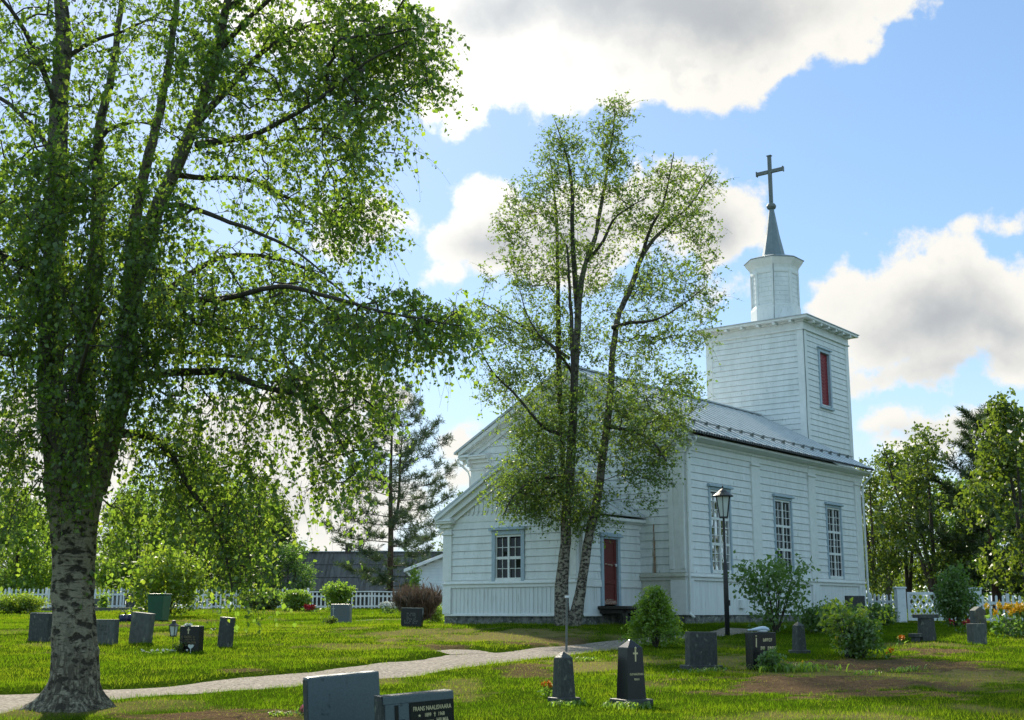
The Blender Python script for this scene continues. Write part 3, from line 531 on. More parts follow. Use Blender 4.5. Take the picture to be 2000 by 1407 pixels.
# side wall with its three tall windows
wins = [(1.48, 2.84, 1.14, 3.74), (5.78, 7.12, 1.14, 3.74), (9.84, 11.14, 1.14, 3.74)]
ops = [casing_window(fs, *w, secs=3, pr=3, cw=.085, glass='mglass' if i == 0 else 'vglass') for i, w in enumerate(wins)]
mb = MB(fs); siding(mb, 0, NL, ZS + .1, ZE - .02, 0.235, ops); mb.build("nave_side_wall", MT['white'], church)
mb = MB(fs);  
mb.box(0, NL, -.04, -.0, -.1, ZS); mb.build("nave_skirting", MT['skirt'], church)
mb = MB(fs); mb.box(-.02, NL, -.0, .05, ZS - .12, ZS - .02); mb.box(-.05, NL + .05, -.0, .1, ZS - .02, ZS + .03); mb.box(-.03, NL + .03, -.0, .06, ZS + .03, ZS + .098); mb.build("sill_band", MT['white2'], church, bevel=.006, seg=1)
for (a, b) in ((0.0, .40), (4.25, 4.82), (8.45, 9.0), (12.42, NL)):
    pilaster(fs, a, b, ZS + .1, ZE - .04, .07, True)
    mb = MB(fs); mb.box(a, b, 0, .07, -.1, ZS - .12); mb.build("pilaster_base", MT['skirt'], church, bevel=.008, seg=1)
# gable wall towards the vestry
def nl(z): 
    w = (RZ - .12 - z) / SL; return (max(0.0, RY - w), min(NW, RY + w)) if z > ZE else (0.0, NW)
mb = MB(fg); siding(mb, 0, NW, ZS + .1, 7.5, 0.235, [], nl); mb.build("nave_gable_wall", MT['white'], church)
mb = MB(fg); mb.box(0, NW, -.04, .0, -.1, ZS); mb.build("gable_skirting", MT['grime'], church)
mb = MB(fg); mb.box(-.02, 1.52, 0, .05, ZS - .12, ZS - .02); mb.box(-.06, 1.52, 0, .1, ZS - .02, ZS + .03); mb.box(-.04, 1.52, 0, .06, ZS + .03, ZS + .098); mb.cut(); mb.box(6.52, NW + .05, 0, .1, ZS - .12, ZS + .03)
mb.build("sill_band", MT['grime'], church, bevel=.006, seg=1)
pilaster(fg, -.07, .46, ZS + .1, ZE - .04, .07, True, True); pilaster(fg, 7.52, NW + .07, ZS + .1, ZE - .04, .07, True)
mb = MB(fg); mb.box(-.07, .46, 0, .07, -.1, ZS - .12); mb.build("pilaster_base", MT['white2'], church, bevel=.008, seg=1)
# far and left walls, end gable, floor slab under the roof
mb = MB(); mb.box(.05, NL, NW - .1, NW, -.2, ZE); mb.prism([(0, -.2), (NW, -.2), (NW, ZE), (RY, RZ - .2), (0, ZE)], 0, NL - .12, NL); mb.box(.05, NL - .15, .1, NW - .12, ZE - .12, ZE - .04); mb.build("rear_wall", MT['white'], church)
mb = MB(); mb.box(.04, NL - .04, .05, NW - .05, -.9, -.1); mb.cut(); mb.box(-3.24, .1, 1.60, 6.44, -.9, -.085); mb.build("foundation", MT['stone'], church, bevel=.02)
# eaves cornice along the side, raking cornices on the gable
prof = [(0, 4.74), (-.05, 4.74), (-.05, 4.90), (-.10, 4.95), (-.10, 5.0), (-.30, 5.05), (-.42, 5.07), (-.42, 5.14), (0, 5.16)]
mb = MB(); mb.prism(prof, 0, -.3, NL + .25); mb.cut(); mb.prism([(NW - q[0], q[1]) for q in prof], 0, -.3, NL + .25); mb.build("cornice", MT['white2'], church, bevel=.005, seg=1)
mb = MB()
for sgn in (1, -1):
    y_e = RY - sgn * (RY + .42)
    for (d0, d1, a, b) in ((0.0, .32, -.16, -.02), (0.0, .16, -.30, -.16), (0, .08, -.46, -.30)):
        mb.hexa([(-d1, y_e, roof_z(y_e) + a), (-d0, y_e, roof_z(y_e) + a), (-d0, RY, RZ + a), (-d1, RY, RZ + a), (-d1, y_e, roof_z(y_e) + b), (-d0, y_e, roof_z(y_e) + b), (-d0, RY, RZ + b), (-d1, RY, RZ + b)])
mb.build("raking_cornice", MT['white2'], church)
mb = MB()                                                     # cornice returns at the gable feet
for (ya, yb) in ((-.42, .75), (NW - .75, NW + .42)):
    mb.cut(); mb.box(-.30, 0, ya, yb, 4.98, 5.06); mb.hexa([(-.34, ya, 5.06), (-.34, yb, 5.06), (0, yb, 5.06), (0, ya, 5.06), (-.34, ya, 5.09), (-.34, yb, 5.09), (0, yb, 5.2), (0, ya, 5.2)]); mb.box(-.18, 0, ya + .2 if ya < 0 else ya, yb if ya < 0 else yb - .2, 4.86, 4.98); mb.box(-.09, 0, ya + .3 if ya < 0 else ya, yb if ya < 0 else yb - .3, 4.70, 4.86)
mb.build("cornice_return", MT['white2'], church, bevel=.006, seg=1)
def sheet_roof(name, x0, x1, ry, rz, ye, sl, both=True, seam=.55, th=.05, mat='metal'):
    mb = MB()
    for sg in ((-1, 1) if both else (-1,)):
        yo = ry + sg * ye; zo = rz - sl * ye
        mb.hexa([(x0, yo, zo), (x1, yo, zo), (x1, ry, rz), (x0, ry, rz), (x0, yo, zo + th), (x1, yo, zo + th), (x1, ry, rz + th), (x0, ry, rz + th)])
        x = x0 + .02
        while x < x1:
            nrm = Vector((0, sg * sl, 1)).normalized(); mb.bar(Vector((x, yo, zo + th)) + nrm * .012, Vector((x, ry, rz + th)) + nrm * .012, .022, .03, nrm); x += seam
    mb.bar((x0, ry, rz + th + .02), (x1, ry, rz + th + .02), .22, .05)
    return mb.build(name, MT[mat], church)
nroof = sheet_roof("nave_roof", -.36, NL + .28, RY, RZ, RY + .58, SL)
for k in range(17):                                           # snow guards: brackets joined by a rail
    x = .35 + k * .76; mb = MB(); zz = lambda y: roof_z(y) + .05
    mb.prism([(.16, zz(.16) + .0), (.30, zz(.30)), (.17, zz(.17) + .15), (.14, zz(.14) + .15)], 0, x - .012, x + .012); mb.build("snow_guard", MT['crossm'], nroof)
mb = MB(); mb.bar((.2, .16, roof_z(.16) + .17), (NL, .16, roof_z(.16) + .17), .014, .014); mb.bar((.2, .2, roof_z(.2) + .13), (NL, .2, roof_z(.2) + .13), .02, .02); mb.build("snow_rail", MT['crossm'], nroof)
mb = MB()                                                     # corrugated drip edge
for k in range(88): x = -.3 + k * .152; mb.box(x, x + .07, -.61, -.55, roof_z(-.56) - .02, roof_z(-.56) + .05)
mb.build("drip_edge", MT['darkm'], nroof)
# drainpipes
def pipe(pts, r=.04, m='white2'):
    mb = MB(); mb.tube(pts, r, 8); mb.build("drainpipe", MT[m], church, True)
pipe([(-.02, -.5, 5.06), (-.02, -.5, 4.98), (.02, -.2, 4.72), (.02, -.14, 4.55), (.02, -.14, .05), (0, -.14, -.06), (-.04, -.3, -.16)])
pipe([(NL + .02, -.5, 5.06), (NL + .02, -.5, 4.98), (NL + .02, -.2, 4.70), (NL + .02, -.14, 4.5), (NL + .02, -.14, .0), (NL, -.25, -.1)])
pipe([(-.1, NW + .62, 5.06), (-.1, NW + .6, 4.95), (-.02, NW + .2, 4.6), (-.02, NW + .13, 4.4), (-.02, NW + .13, 0)])
# rust streak below the vestry eaves, following the boards
def rustmat():
    m, nt, ns, L = newmat("rust_streak"); b = ns['Principled BSDF']; b.inputs['Roughness'].default_value = .9; b.inputs['Base Color'].default_value = (.34, .17, .055, 1)
    tc = ns.new('ShaderNodeTexCoord'); sp = ns.new('ShaderNodeSeparateXYZ'); L.new(tc.outputs['Object'], sp.inputs[0])
    n = ns.new('ShaderNodeTexNoise'); mp = ns.new('ShaderNodeMapping'); mp.inputs['Scale'].default_value = (1, 9, 1.5); L.new(tc.outputs['Object'], mp.inputs[0]); L.new(mp.outputs[0], n.inputs['Vector']); n.inputs['Scale'].default_value = 2.2; n.inputs['Detail'].default_value = 6
    def mth(op, *a):
        q = ns.new('ShaderNodeMath'); q.operation = op; q.use_clamp = op in ('MULTIPLY_ADD',)
        for i, v in enumerate(a):
            if isinstance(v, (int, float)): q.inputs[i].default_value = v
            else: L.new(v, q.inputs[i])
        return q.outputs[0]
    dist = mth('ABSOLUTE', mth('SUBTRACT', sp.outputs[1], 1.02)); wd = mth('MULTIPLY_ADD', mth('SUBTRACT', 2.6, sp.outputs[2]), .05, .03)
    a = mth('SUBTRACT', 1.0, mth('DIVIDE', dist, wd)); a = mth('ADD', a, mth('MULTIPLY', mth('SUBTRACT', n.outputs['Fac'], .5), 1.6))
    r = ns.new('ShaderNodeMapRange'); L.new(a, r.inputs[0]); r.inputs[1].default_value = .05; r.inputs[2].default_value = 1.1; r.inputs[4].default_value = .85
    L.new(r.outputs[0], b.inputs['Alpha']); return m
mb = MB(fg); siding(mb, .72, 1.32, ZS + .1, 2.55, 0.235 * (2.55 - ZS - .1) / (round((2.55 - ZS - .1) / .235) * .235), [], None, d0=.003); mb.build("rust_stain", rustmat(), church)

# vestry
VX, VY0, VY1, VS, VE = -3.3, 1.53, 6.36, .80, 2.62; VRY = (VY0 + VY1) / 2; VRZ = 4.28; VSL = (VRZ - 2.72) / (VRY - VY0 + .28)
fv = front_map(VX); fd = side_map(VY0)
op = casing_window(fv, 3.32, 4.53, .86, 2.33, secs=2, pr=2, cw=.13, glass='vglass')
def vl(z):
    w = (VRZ - .1 - z) / VSL; return (VRY - w, VRY + w)
mb = MB(fv); siding(mb, VY0, VY1, VS + .1, VE, .225, [op]); mb.build("vestry_front_wall", MT['white'], church)
mb = MB(fv); mb.box(op[0], op[1], -.5, -.46, op[2], op[3]); mb.build("window_recess", MT['wood'], church)
dop = (-2.1, -1.16, .1, 2.13)
mb = MB(fd); siding(mb, VX, 0, VS + .1, VE, .225, [dop]); mb.build("vestry_side_wall", MT['white'], church)
mb = MB(fv); mb.box(VY0, VY1, -.04, 0, -.07, VS)
y = VY0 + .28
while y < VY1 - .25: mb.box(y, y + .022, 0, .016, -.05, VS - .1); y += .152
mb.build("vestry_skirting", MT['skirt'], church)
mb = MB(fd); mb.box(VX, -2.1, -.04, 0, -.07, VS); mb.cut(); mb.box(-1.16, 0, -.04, 0, .22, VS); mb.box(-1.16, 0, -.04, .015, .16, .22); mb.build("vestry_side_skirting", MT['skirt'], church)
mb = MB(fv); mb.box(VY0 - .05, VY1 + .05, 0, .045, VS - .11, VS - .01); mb.box(VY0 - .08, VY1 + .08, 0, .09, VS - .01, VS + .03); mb.box(VY0, VY1, 0, .05, VS + .03, VS + .098); mb.cut(); mb.box(VY0, VY1, -.02, .04, -.13, -.07)
mb.build("sill_band", MT['white2'], church, bevel=.005, seg=1)
mb = MB(fd); mb.box(VX, -2.1, 0, .05, VS - .11, VS + .03); mb.box(VX, -2.1, -.01, .04, VS + .031, VS + .099); mb.box(VX, -2.1, -.02, .03, -.13, -.07); mb.cut(); mb.box(-1.16, -.02, 0, .05, VS - .11, VS + .03); mb.box(-1.16, -.02, -.01, .04, VS + .031, VS + .099); mb.build("sill_band", MT['white2'], church, bevel=.005, seg=1)
pilaster(fv, VY0 - .06, VY0 + .30, VS + .1, VE, .06, False, True); pilaster(fv, VY1 - .28, VY1 + .06, VS + .1, VE, .06, True)
pilaster(fd, VX + .0, VX + .42, VS + .1, VE, .06, False)
mb = MB(fv)
for (a, b) in ((VY0 - .06, VY0 + .28), (VY1 - .26, VY1 + .06)): mb.cut(); mb.box(a, b, 0, .06, -.07, VS - .11)
mb.build("pilaster_base", MT['white2'], church, bevel=.006, seg=1)
mb = MB(); mb.box(VX + .02, 0, VY1 - .05, VY1, -.1, VE); mb.box(VX + .1, -.05, VY0 + .1, VY1 - .1, VE - .06, VE); mb.build("vestry_rear_wall", MT['white'], church)
# vestry gable: pointed vertical boards over a plain frieze
mb = MB(fv); mb.box(VY0, VY1, -.02, .02, VE, VE + .18); mb.add([(VY0, .0, VE + .18), (VY1, .0, VE + .18), (VRY, .0, VRZ - .1)], [(0, 1, 2)])
y = VY0 + .02
while y < VY1 - .12:
    top = min(vl(0)[1] - y - .07, y + .07 - vl(0)[0]) * VSL
    zt = VRZ - .1 - abs(y + .07 - VRY) * VSL
    if zt > VE + .42: mb.hexa([(y, .004, VE + .30), (y + .145, .004, VE + .30), (y + .145, .03, VE + .30), (y, .03, VE + .30), (y, .004, zt), (y + .145, .004, zt), (y + .145, .03, zt), (y, .03, zt)]); mb.hexa([(y + .05, .004, VE + .20), (y + .095, .004, VE + .20), (y + .095, .03, VE + .20), (y + .05, .03, VE + .20), (y + .02, .004, VE + .298), (y + .125, .004, VE + .298), (y + .125, .03, VE + .298), (y + .02, .03, VE + .298)])
    y += .175
mb.build("vestry_gable", MT['white2'], church)
mb = MB()
for sgn in (1, -1):
    y_e = VRY - sgn * (VRY - VY0 + .18); zq = VRZ - VSL * abs(y_e - VRY)
    for (d1, a, b) in ((.30, -.10, -.01), (.20, -.30, -.10), (.09, -.46, -.30)):
        mb.hexa([(VX - d1, y_e, zq + a), (VX, y_e, zq + a), (VX, VRY, VRZ + a), (VX - d1, VRY, VRZ + a), (VX - d1, y_e, zq + b), (VX, y_e, zq + b), (VX, VRY, VRZ + b), (VX - d1, VRY, VRZ + b)])
mb.build("vestry_raking_cornice", MT['white2'], church)
mb = MB()
for (ya, yb) in ((VY0 - .2, VY0 + .42), (VY1 - .42, VY1 + .2)):
    mb.cut(); mb.box(VX - .26, VX, ya, yb, 2.60, 2.67); mb.hexa([(VX - .3, ya, 2.67), (VX - .3, yb, 2.67), (VX, yb, 2.67), (VX, ya, 2.67), (VX - .28, ya, 2.70), (VX - .28, yb, 2.70), (VX, yb - .1, 2.86), (VX, ya + .1, 2.86)]); mb.box(VX - .16, VX, ya + .12, yb - .1, 2.48, 2.60)
mb.cut(); mb.prism([(VY0, 2.40), (VY0 - .05, 2.40), (VY0 - .05, 2.52), (VY0 - .24, 2.60), (VY0 - .24, 2.68), (VY0, 2.70)], 0, VX - .02, .0); mb.cut(); mb.prism([(VY1, 2.40), (VY1 + .05, 2.40), (VY1 + .24, 2.60), (VY1 + .24, 2.68), (VY1, 2.70)], 0, VX, 0)
mb.build("vestry_cornice", MT['white2'], church, bevel=.005, seg=1)
sheet_roof("vestry_roof", VX - .30, .02, VRY, VRZ, VRY - VY0 + .23, VSL, True, .5)
pipe([(VX - .1, VY0 - .3, 2.62), (VX - .02, VY0 - .14, 2.4), (VX + .12, VY0 - .12, 2.2), (VX + .12, VY0 - .12, .0), (VX + .0, VY0 - .2, -.12)])
# door and landing
mb = MB(fd); mb.box(-2.12, -2.0, -.08, .06, .16, 2.12); mb.box(-1.26, -1.14, -.08, .06, .16, 2.12); mb.box(-2.0, -1.26, -.08, .058, 2.06, 2.12); mb.box(-2.2, -1.06, -.02, .12, 2.12, 2.17); mb.box(-2.16, -1.1, -.02, .08, 2.172, 2.24); mb.build("door_frame", MT['blue'], church, bevel=.006, seg=1)
mb = MB(fd); mb.box(-1.998, -1.262, -.07, -.035, .2, 2.055)
for (a, b, c, d) in ((-1.998, -1.89, .2, 2.055), (-1.37, -1.262, .2, 2.055), (-1.89, -1.37, 1.95, 2.055), (-1.89, -1.37, 1.3, 1.42), (-1.89, -1.37, .78, .9), (-1.89, -1.37, .2, .36)): mb.box(a, b, -.034, -.012, c, d)
door = mb.build("door", MT['red'], church, bevel=.005, seg=1)
mb = MB(fd); mb.box(-1.33, -1.29, -.012, .03, 1.28, 1.36); mb.tube([(-1.31, .03, 1.34), (-1.40, .035, 1.345)], .011, 6); mb.build("handle", MT['whitep'], door)
mb = MB(fd)
for (a, b, c, d) in ((-1.86, -1.74, 1.335, 1.365), (-1.72, -1.52, 1.315, 1.35), (-1.56, -1.44, 1.29, 1.335), (-1.66, -1.6, .84, .855), (-1.9, -1.3, .21, .31), (-1.8, -1.45, .33, .35)): mb.cut(); mb.box(a, b, -.0115, -.0095, c, d)
mb.build("peeled_paint", MT['peel'], door)
mb = MB(fd); mb.box(-2.28, -.98, 0.0, 1.0, .07, .155); mb.box(-2.2, -.95, .02, .9, -.05, .07); mb.box(-.95, -.62, .1, .95, -.06, .0); mb.box(-.62, -.3, .1, .95, -.2, -.13)
for u in (-2.2, -1.05): mb.box(u, u + .1, .8, .9, -.4, .07)
mb.hexa([(-.98, .14, -.08), (-.98, .18, -.08), (-.3, .18, -.34), (-.3, .14, -.34), (-.98, .14, .10), (-.98, .18, .10), (-.3, .18, -.15), (-.3, .14, -.15)]); mb.hexa([(-.98, .88, -.08), (-.98, .92, -.08), (-.3, .92, -.34), (-.3, .88, -.34), (-.98, .88, .10), (-.98, .92, .10), (-.3, .92, -.15), (-.3, .88, -.15)])
mb.build("door_steps", MT['wood'], church, bevel=.008, seg=1)
mb = MB(fg); mb.lathe([(.0, 0), (.17, 0), (.17, .01)], 20); me = MB(); 
me.rings([[(VX - .05, VRY + .0 + .15 * math.cos(t), VRZ + .55 + .26 * math.sin(t)) for t in np.arange(20) * math.pi / 10], [(VX - .03, VRY + .15 * math.cos(t), VRZ + .55 + .26 * math.sin(t)) for t in np.arange(20) * math.pi / 10]])
# tower
TX0, TX1, TY0, TY1, TZ = NL + .06, 17.25, 2.0, 6.3, 11.02
tf = front_map(TX0); ts = side_map(TY0)
lou = (14.28, 15.42, 8.05, 10.42)
mb = MB(tf); siding(mb, TY0, TY1, 5.2, TZ, .225); mb.build("tower_front_wall", MT['white'], church)
mb = MB(ts); siding(mb, TX0, TX1, -.2, TZ, .225, [(lou[0] + .1, lou[1] - .1, lou[2] + .1, lou[3] - .1)]); mb.build("tower_side_wall", MT['white'], church)
mb = MB(); mb.box(TX0 + .02, TX1, TY1 - .1, TY1, -.3, TZ); mb.box(TX1 - .1, TX1, TY0 + .05, TY1 - .1, -.3, TZ); mb.box(TX0 + .1, TX1 - .1, TY0 + .1, TY1 - .1, TZ - .3, TZ - .2); mb.build("tower_rear_wall", MT['white'], church)
mb = MB(tf); mb.box(TY0 - .03, TY0 + .24, -.02, .045, 5.6, TZ); mb.cut(); mb.box(TY1 - .24, TY1 + .03, -.02, .045, 5.6, TZ); mb.build("corner_board", MT['white2'], church, bevel=.006, seg=1)
mb = MB(ts); mb.box(TX0 + .0, TX0 + .26, -.02, .043, -.2, TZ); mb.cut(); mb.box(TX1 - .26, TX1 + .03, -.02, .043, -.2, TZ); mb.build("corner_board", MT['white2'], church, bevel=.006, seg=1)
mb = MB(ts); a, b, c, d = lou; mb.box(a, a + .13, -.1, .06, c, d); mb.box(b - .13, b, -.1, .06, c, d); mb.box(a + .13, b - .13, -.1, .058, d - .13, d); mb.box(a - .05, b + .05, -.1, .11, c - .07, c - .002); mb.box(a - .08, b + .08, -.02, .12, d + .002, d + .06); lf = mb.build("louvre_frame", MT['blue'], church, bevel=.006, seg=1)
mb = MB(ts); mb.box(a + .13, b - .13, -.10, -.08, c, d - .13)
zz_ = c + .02; mid = (a + b) / 2
while zz_ < d - .35:                                          # boards set in a herringbone
    mb.hexa([(a + .14, -.078, zz_ + .18), (mid - .008, -.078, zz_), (mid - .008, -.055, zz_), (a + .14, -.055, zz_ + .18), (a + .14, -.078, zz_ + .29), (mid - .008, -.078, zz_ + .11), (mid - .008, -.055, zz_ + .11), (a + .14, -.055, zz_ + .29)])
    mb.hexa([(mid + .008, -.078, zz_), (b - .14, -.078, zz_ + .18), (b - .14, -.055, zz_ + .18), (mid + .008, -.055, zz_), (mid + .008, -.078, zz_ + .11), (b - .14, -.078, zz_ + .29), (b - .14, -.055, zz_ + .29), (mid + .008, -.055, zz_ + .11)]); zz_ += .135
mb.build("louvre", MT['redlou'], church)
mb = MB(); mb.box(TX0 - .05, TX1 + .05, TY0 - .05, TY1 + .05, TZ, TZ + .26); mb.box(TX0 - .09, TX1 + .09, TY0 - .09, TY1 + .09, TZ - .06, TZ + .0); mb.box(TX0 - .38, TX1 + .38, TY0 - .38, TY1 + .38, TZ + .33, TZ + .43); mb.box(TX0 - .12, TX1 + .12, TY0 - .12, TY1 + .12, TZ + .262, TZ + .33); mb.build("tower_cornice", MT['white2'], church, bevel=.008, seg=1)
for k in range(6):
    t = (k + .5) / 6
    for (cx_, cy_, dx, dy) in ((TX0 - .2, TY0 + t * (TY1 - TY0), .16, .06), (TX0 + t * (TX1 - TX0), TY0 - .2, .06, .16)):
        mb = MB(); mb.box(cx_ - dx, cx_ + dx, cy_ - dy, cy_ + dy, TZ + .22, TZ + .328); mb.build("cornice_bracket", MT['white2'], church, bevel=.01, seg=1)
TCX, TCY = (TX0 + TX1) / 2, (TY0 + TY1) / 2
mb = MB(); rr = [(TX0 - .42, TX1 + .42, TY0 - .42, TY1 + .42, TZ + .43), (TX0 - .42, TX1 + .42, TY0 - .42, TY1 + .42, TZ + .46), (TCX - .9, TCX + .9, TCY - .9, TCY + .9, TZ + .78)]
mb.rings([[(q[0], q[2], q[4]), (q[1], q[2], q[4]), (q[1], q[3], q[4]), (q[0], q[3], q[4])] for q in rr]); mb.build("tower_roof", MT['metal'], church)
pipe([(TX0 - .03, TY0 - .06, TZ), (TX0 - .04, TY0 - .06, 9.6), (TX0 - .03, TY0 - .07, 8.5), (TX0 - .05, TY0 - .05, 7.3), (TX0 - .03, TY0 - .07, 6.5)], .012, 'crossm')
o8 = math.pi / 8; K = 1 / math.cos(o8)
mb = MB(); mb.lathe([(0.96 * K, 11.5), (0.96 * K, 12.42), (0.885 * K, 12.5), (0.885 * K, 14.25)], 8, (TCX, TCY, 0), o8)
for z in np.arange(12.7, 14.0, .2):                           # board courses
    mb.rings([[(TCX + r * K * math.cos(o8 + i * math.pi / 4), TCY + r * K * math.sin(o8 + i * math.pi / 4), zq) for i in range(8)] for r, zq in ((0.887, z), (0.899, z + .004), (0.889, z + .19))], False)
lan = mb.build("lantern", MT['white'], church)
mb = MB()
for i in range(8): a_ = o8 + i * math.pi / 4; mb.bar((TCX + 0.905 * K * math.cos(a_), TCY + 0.905 * K * math.sin(a_), 12.5), (TCX + 0.905 * K * math.cos(a_), TCY + 0.905 * K * math.sin(a_), 14.0), .12, .06, (math.cos(a_), math.sin(a_), 0))
mb.lathe([(0.915 * K, 12.42), (0.945 * K, 12.46), (0.945 * K, 12.52), (0.905 * K, 12.56)], 8, (TCX, TCY, 0), o8); mb.lathe([(0.915 * K, 13.9), (0.93 * K, 13.95), (0.93 * K, 14.25)], 8, (TCX, TCY, 0), o8); mb.build("lantern_trim", MT['white2'], lan)
mb = MB(); mb.lathe([(0.93 * K, 14.1), (0.96 * K, 14.2), (1.11 * K, 14.42), (1.14 * K, 14.5)], 8, (TCX, TCY, 0), o8); mb.build("lantern_cornice", MT['white2'], church)
mb = MB(); mb.lathe([(1.17 * K, 14.5), (1.17 * K, 14.53), (.52 * K, 14.78)], 8, (TCX, TCY, 0), o8); mb.build("lantern_roof", MT['spire'], church)
mb = MB(); mb.lathe([(.47 * K, 14.72), (.29, 15.75), (.10, 16.95)], 8, (TCX, TCY, 0), o8); mb.build("spire", MT['spire'], church)
mb = MB(); mb.lathe([(.09, 16.9), (.17, 16.93), (.205, 17.0), (.205, 17.07), (.16, 17.14), (.09, 17.16)], 12, (TCX, TCY, 0)); mb.build("spire_ball", MT['crossm'], church, True)
mb = MB(); mb.box(TCX - .06, TCX + .06, TCY - .075, TCY + .075, 17.15, 19.3); mb.box(TCX - .061, TCX + .061, TCY - .6, TCY - .0751, 18.53, 18.68); mb.box(TCX - .061, TCX + .061, TCY + .0751, TCY + .6, 18.53, 18.68)
mb.box(TCX - .08, TCX + .08, TCY - .11, TCY + .11, 19.3, 19.34); mb.box(TCX - .08, TCX + .08, TCY - .64, TCY - .6, 18.49, 18.72); mb.box(TCX - .08, TCX + .08, TCY + .6, TCY + .64, 18.49, 18.72); mb.build("cross", MT['crossm'], church, bevel=.008, seg=1)
pipe([(TCX - .2, TCY - .45, 14.75), (TCX - 1.0, TCY - .48, 14.6), (TCX - .93, TCY - .42, 14.1), (TCX - .93, TCY - .40, 12.6), (TCX - 1.0, TCY - .4, 11.8)], .012, 'crossm')
mb = MB(fs); mb.box(3.2, 3.5, .0, .1, .1, .36); mb.build("meter_box", MT['skirt'], church, bevel=.01)
# ------------------------------------------------------------------ trees
def resample(pts, rad, step):
    pts = np.asarray(pts, float); rad = np.asarray(rad, float); s = np.concatenate([[0], np.cumsum(np.linalg.norm(np.diff(pts, axis=0), axis=1))])
    n = max(3, int(s[-1] / step) + 1); t = np.linspace(0, s[-1], n)
    # Catmull-Rom through the points
    k = np.clip(np.searchsorted(s, t, 'right') - 1, 0, len(pts) - 2); u = ((t - s[k]) / (s[k + 1] - s[k] + 1e-9))[:, None]
    p0 = pts[np.maximum(k - 1, 0)]; p1 = pts[k]; p2 = pts[k + 1]; p3 = pts[np.minimum(k + 2, len(pts) - 1)]
    q = 0.5 * (2 * p1 + (p2 - p0) * u + (2 * p0 - 5 * p1 + 4 * p2 - p3) * u ** 2 + (3 * p1 - p0 - 3 * p2 + p3) * u ** 3)
    return q, np.interp(t, s, rad)
def px_stem(lst, Y0, step=0.15):
    """stem traced as (px, py, depth offset, width in px) -> 3-D points and radii"""
    pts = [at(a, b, Y0 + dy) for a, b, dy, w in lst]; rad = [w * (Y0 + dy) / F_PX / 2 for a, b, dy, w in lst]
    return resample(pts, rad, step)
def grow(stems, anchors, rg, arch=0.12, up=0.0, rtip=0.0035, step=0.22, expo=0.42, attach_min=0):
    """links every anchor to the nearest part of the growing skeleton by a curved limb; returns limb tubes"""
    mx = 60000; P = np.zeros((mx, 3)); n = 0; stem_n = 0
    for p, r in stems:
        P[n:n + len(p) - attach_min] = p[attach_min:]; n += len(p) - attach_min
    stem_n = n; d0 = np.array([np.min(((P[:n] - a) ** 2).sum(1)) for a in anchors]); order = np.argsort(d0)
    load = np.zeros(mx); br = []; owner = {}
    for oi in order:
        a = anchors[oi]; dv = P[:n] - a; c = np.sqrt((dv ** 2).sum(1)) + up * np.maximum(0, dv[:, 2]); i = int(np.argmin(c))
        p = P[i]; dist = np.linalg.norm(a - p); k = max(2, int(dist / step) + 1); t = (np.arange(1, k + 1) / k)[:, None]
        mid = (p + a) / 2 + np.array([0, 0, arch * dist]) + rg.normal(size=3) * 0.10 * dist
        q = (1 - t) ** 2 * p + 2 * t * (1 - t) * mid + t ** 2 * a; q[:-1] += rg.normal(size=(k - 1, 3)) * 0.03 * dist ** .5
        P[n:n + k] = q; br.append((i, n, k)); n += k
    for (i, s, k) in reversed(br):
        l = 0.0
        for j in range(s + k - 1, s - 1, -1):
            load[j] += max(l, 0) if j < s + k - 1 else 1.0
            l = load[j]
        load[i] += l
    out = []
    for (i, s, k) in br:
        pts = np.concatenate([P[i:i + 1], P[s:s + k]]); r = rtip * np.maximum(load[s:s + k], 1) ** expo; out.append((pts, np.concatenate([[r[0] * 1.05], r])))
    return out
def anchors_px(blobs, Y0, rg):
    """anchors in rounded volumes: (px, py, rx, ry, n, depth offset, depth half-size in m)"""
    A = []
    for px, py, rx, ry, n, dy, dz in blobs:
        v = rg.normal(size=(n, 3)); v = unit(v) * (rg.random((n, 1)) ** 0.42)
        for q in v: A.append(at(px + rx * q[0], py + ry * q[1], Y0 + dy + dz * q[2]))
    return np.array(A)
def twigs_leaves(A, rg, k, L, droop, nl, ll, lw, out_from=None, spread=0.05, hang=0.6, tw_r=0.0022, tubes=True, lsd=0.25):
    """k twigs at each anchor, nl leaves on each; returns twig tubes, leaf V, F, rnd"""
    n = len(A) * k; S = np.repeat(A, k, 0) + rg.normal(size=(n, 3)) * spread
    D = unit(rg.normal(size=(n, 3)) + (0 if out_from is None else unit(np.repeat(A, k, 0) - out_from) * 0.8)); Ln = L * (0.5 + rg.random(n))
    g = np.array([0, 0, -1.0]); T = np.linspace(0, 1, 5)
    pl = S[:, None, :] + D[:, None, :] * (Ln[:, None] * T[None, :])[..., None] + g * (droop * Ln[:, None] * T[None, :] ** 1.7)[..., None]
    tb = [(pl[i], tw_r * (1.1 - 0.7 * T)) for i in range(n)] if tubes else []
    t = 0.08 + 0.92 * rg.random((n, nl)); tt = t[..., None]
    pos = S[:, None, :] + D[:, None, :] * (Ln[:, None] * t)[..., None] + g * (droop * Ln[:, None] * t ** 1.7)[..., None]
    pos = pos.reshape(-1, 3) + rg.normal(size=(n * nl, 3)) * 0.012
    ax = rg.normal(size=(n * nl, 3)) + np.array([0, 0, -hang]) * 1.6
    sz = ll * (1 + lsd * rg.normal(size=n * nl)).clip(0.5, 1.6)
    V, Fc = leaf_quads(pos, ax, sz, sz * (lw / ll), rg)
    cl = np.repeat(rg.random(len(A)), k * nl)                  # light and dark clumps
    rn = np.clip(0.5 * cl + 0.5 * rg.random(n * nl), 0, 1)
    return tb, V, Fc, np.repeat(rn, 4)
def tube_obj(name, lst, m, parent, n=6):
    V, Fc = tubes_np(lst, n); o = link(name, arr_mesh(V, Fc, name=name), m, parent, True); return o
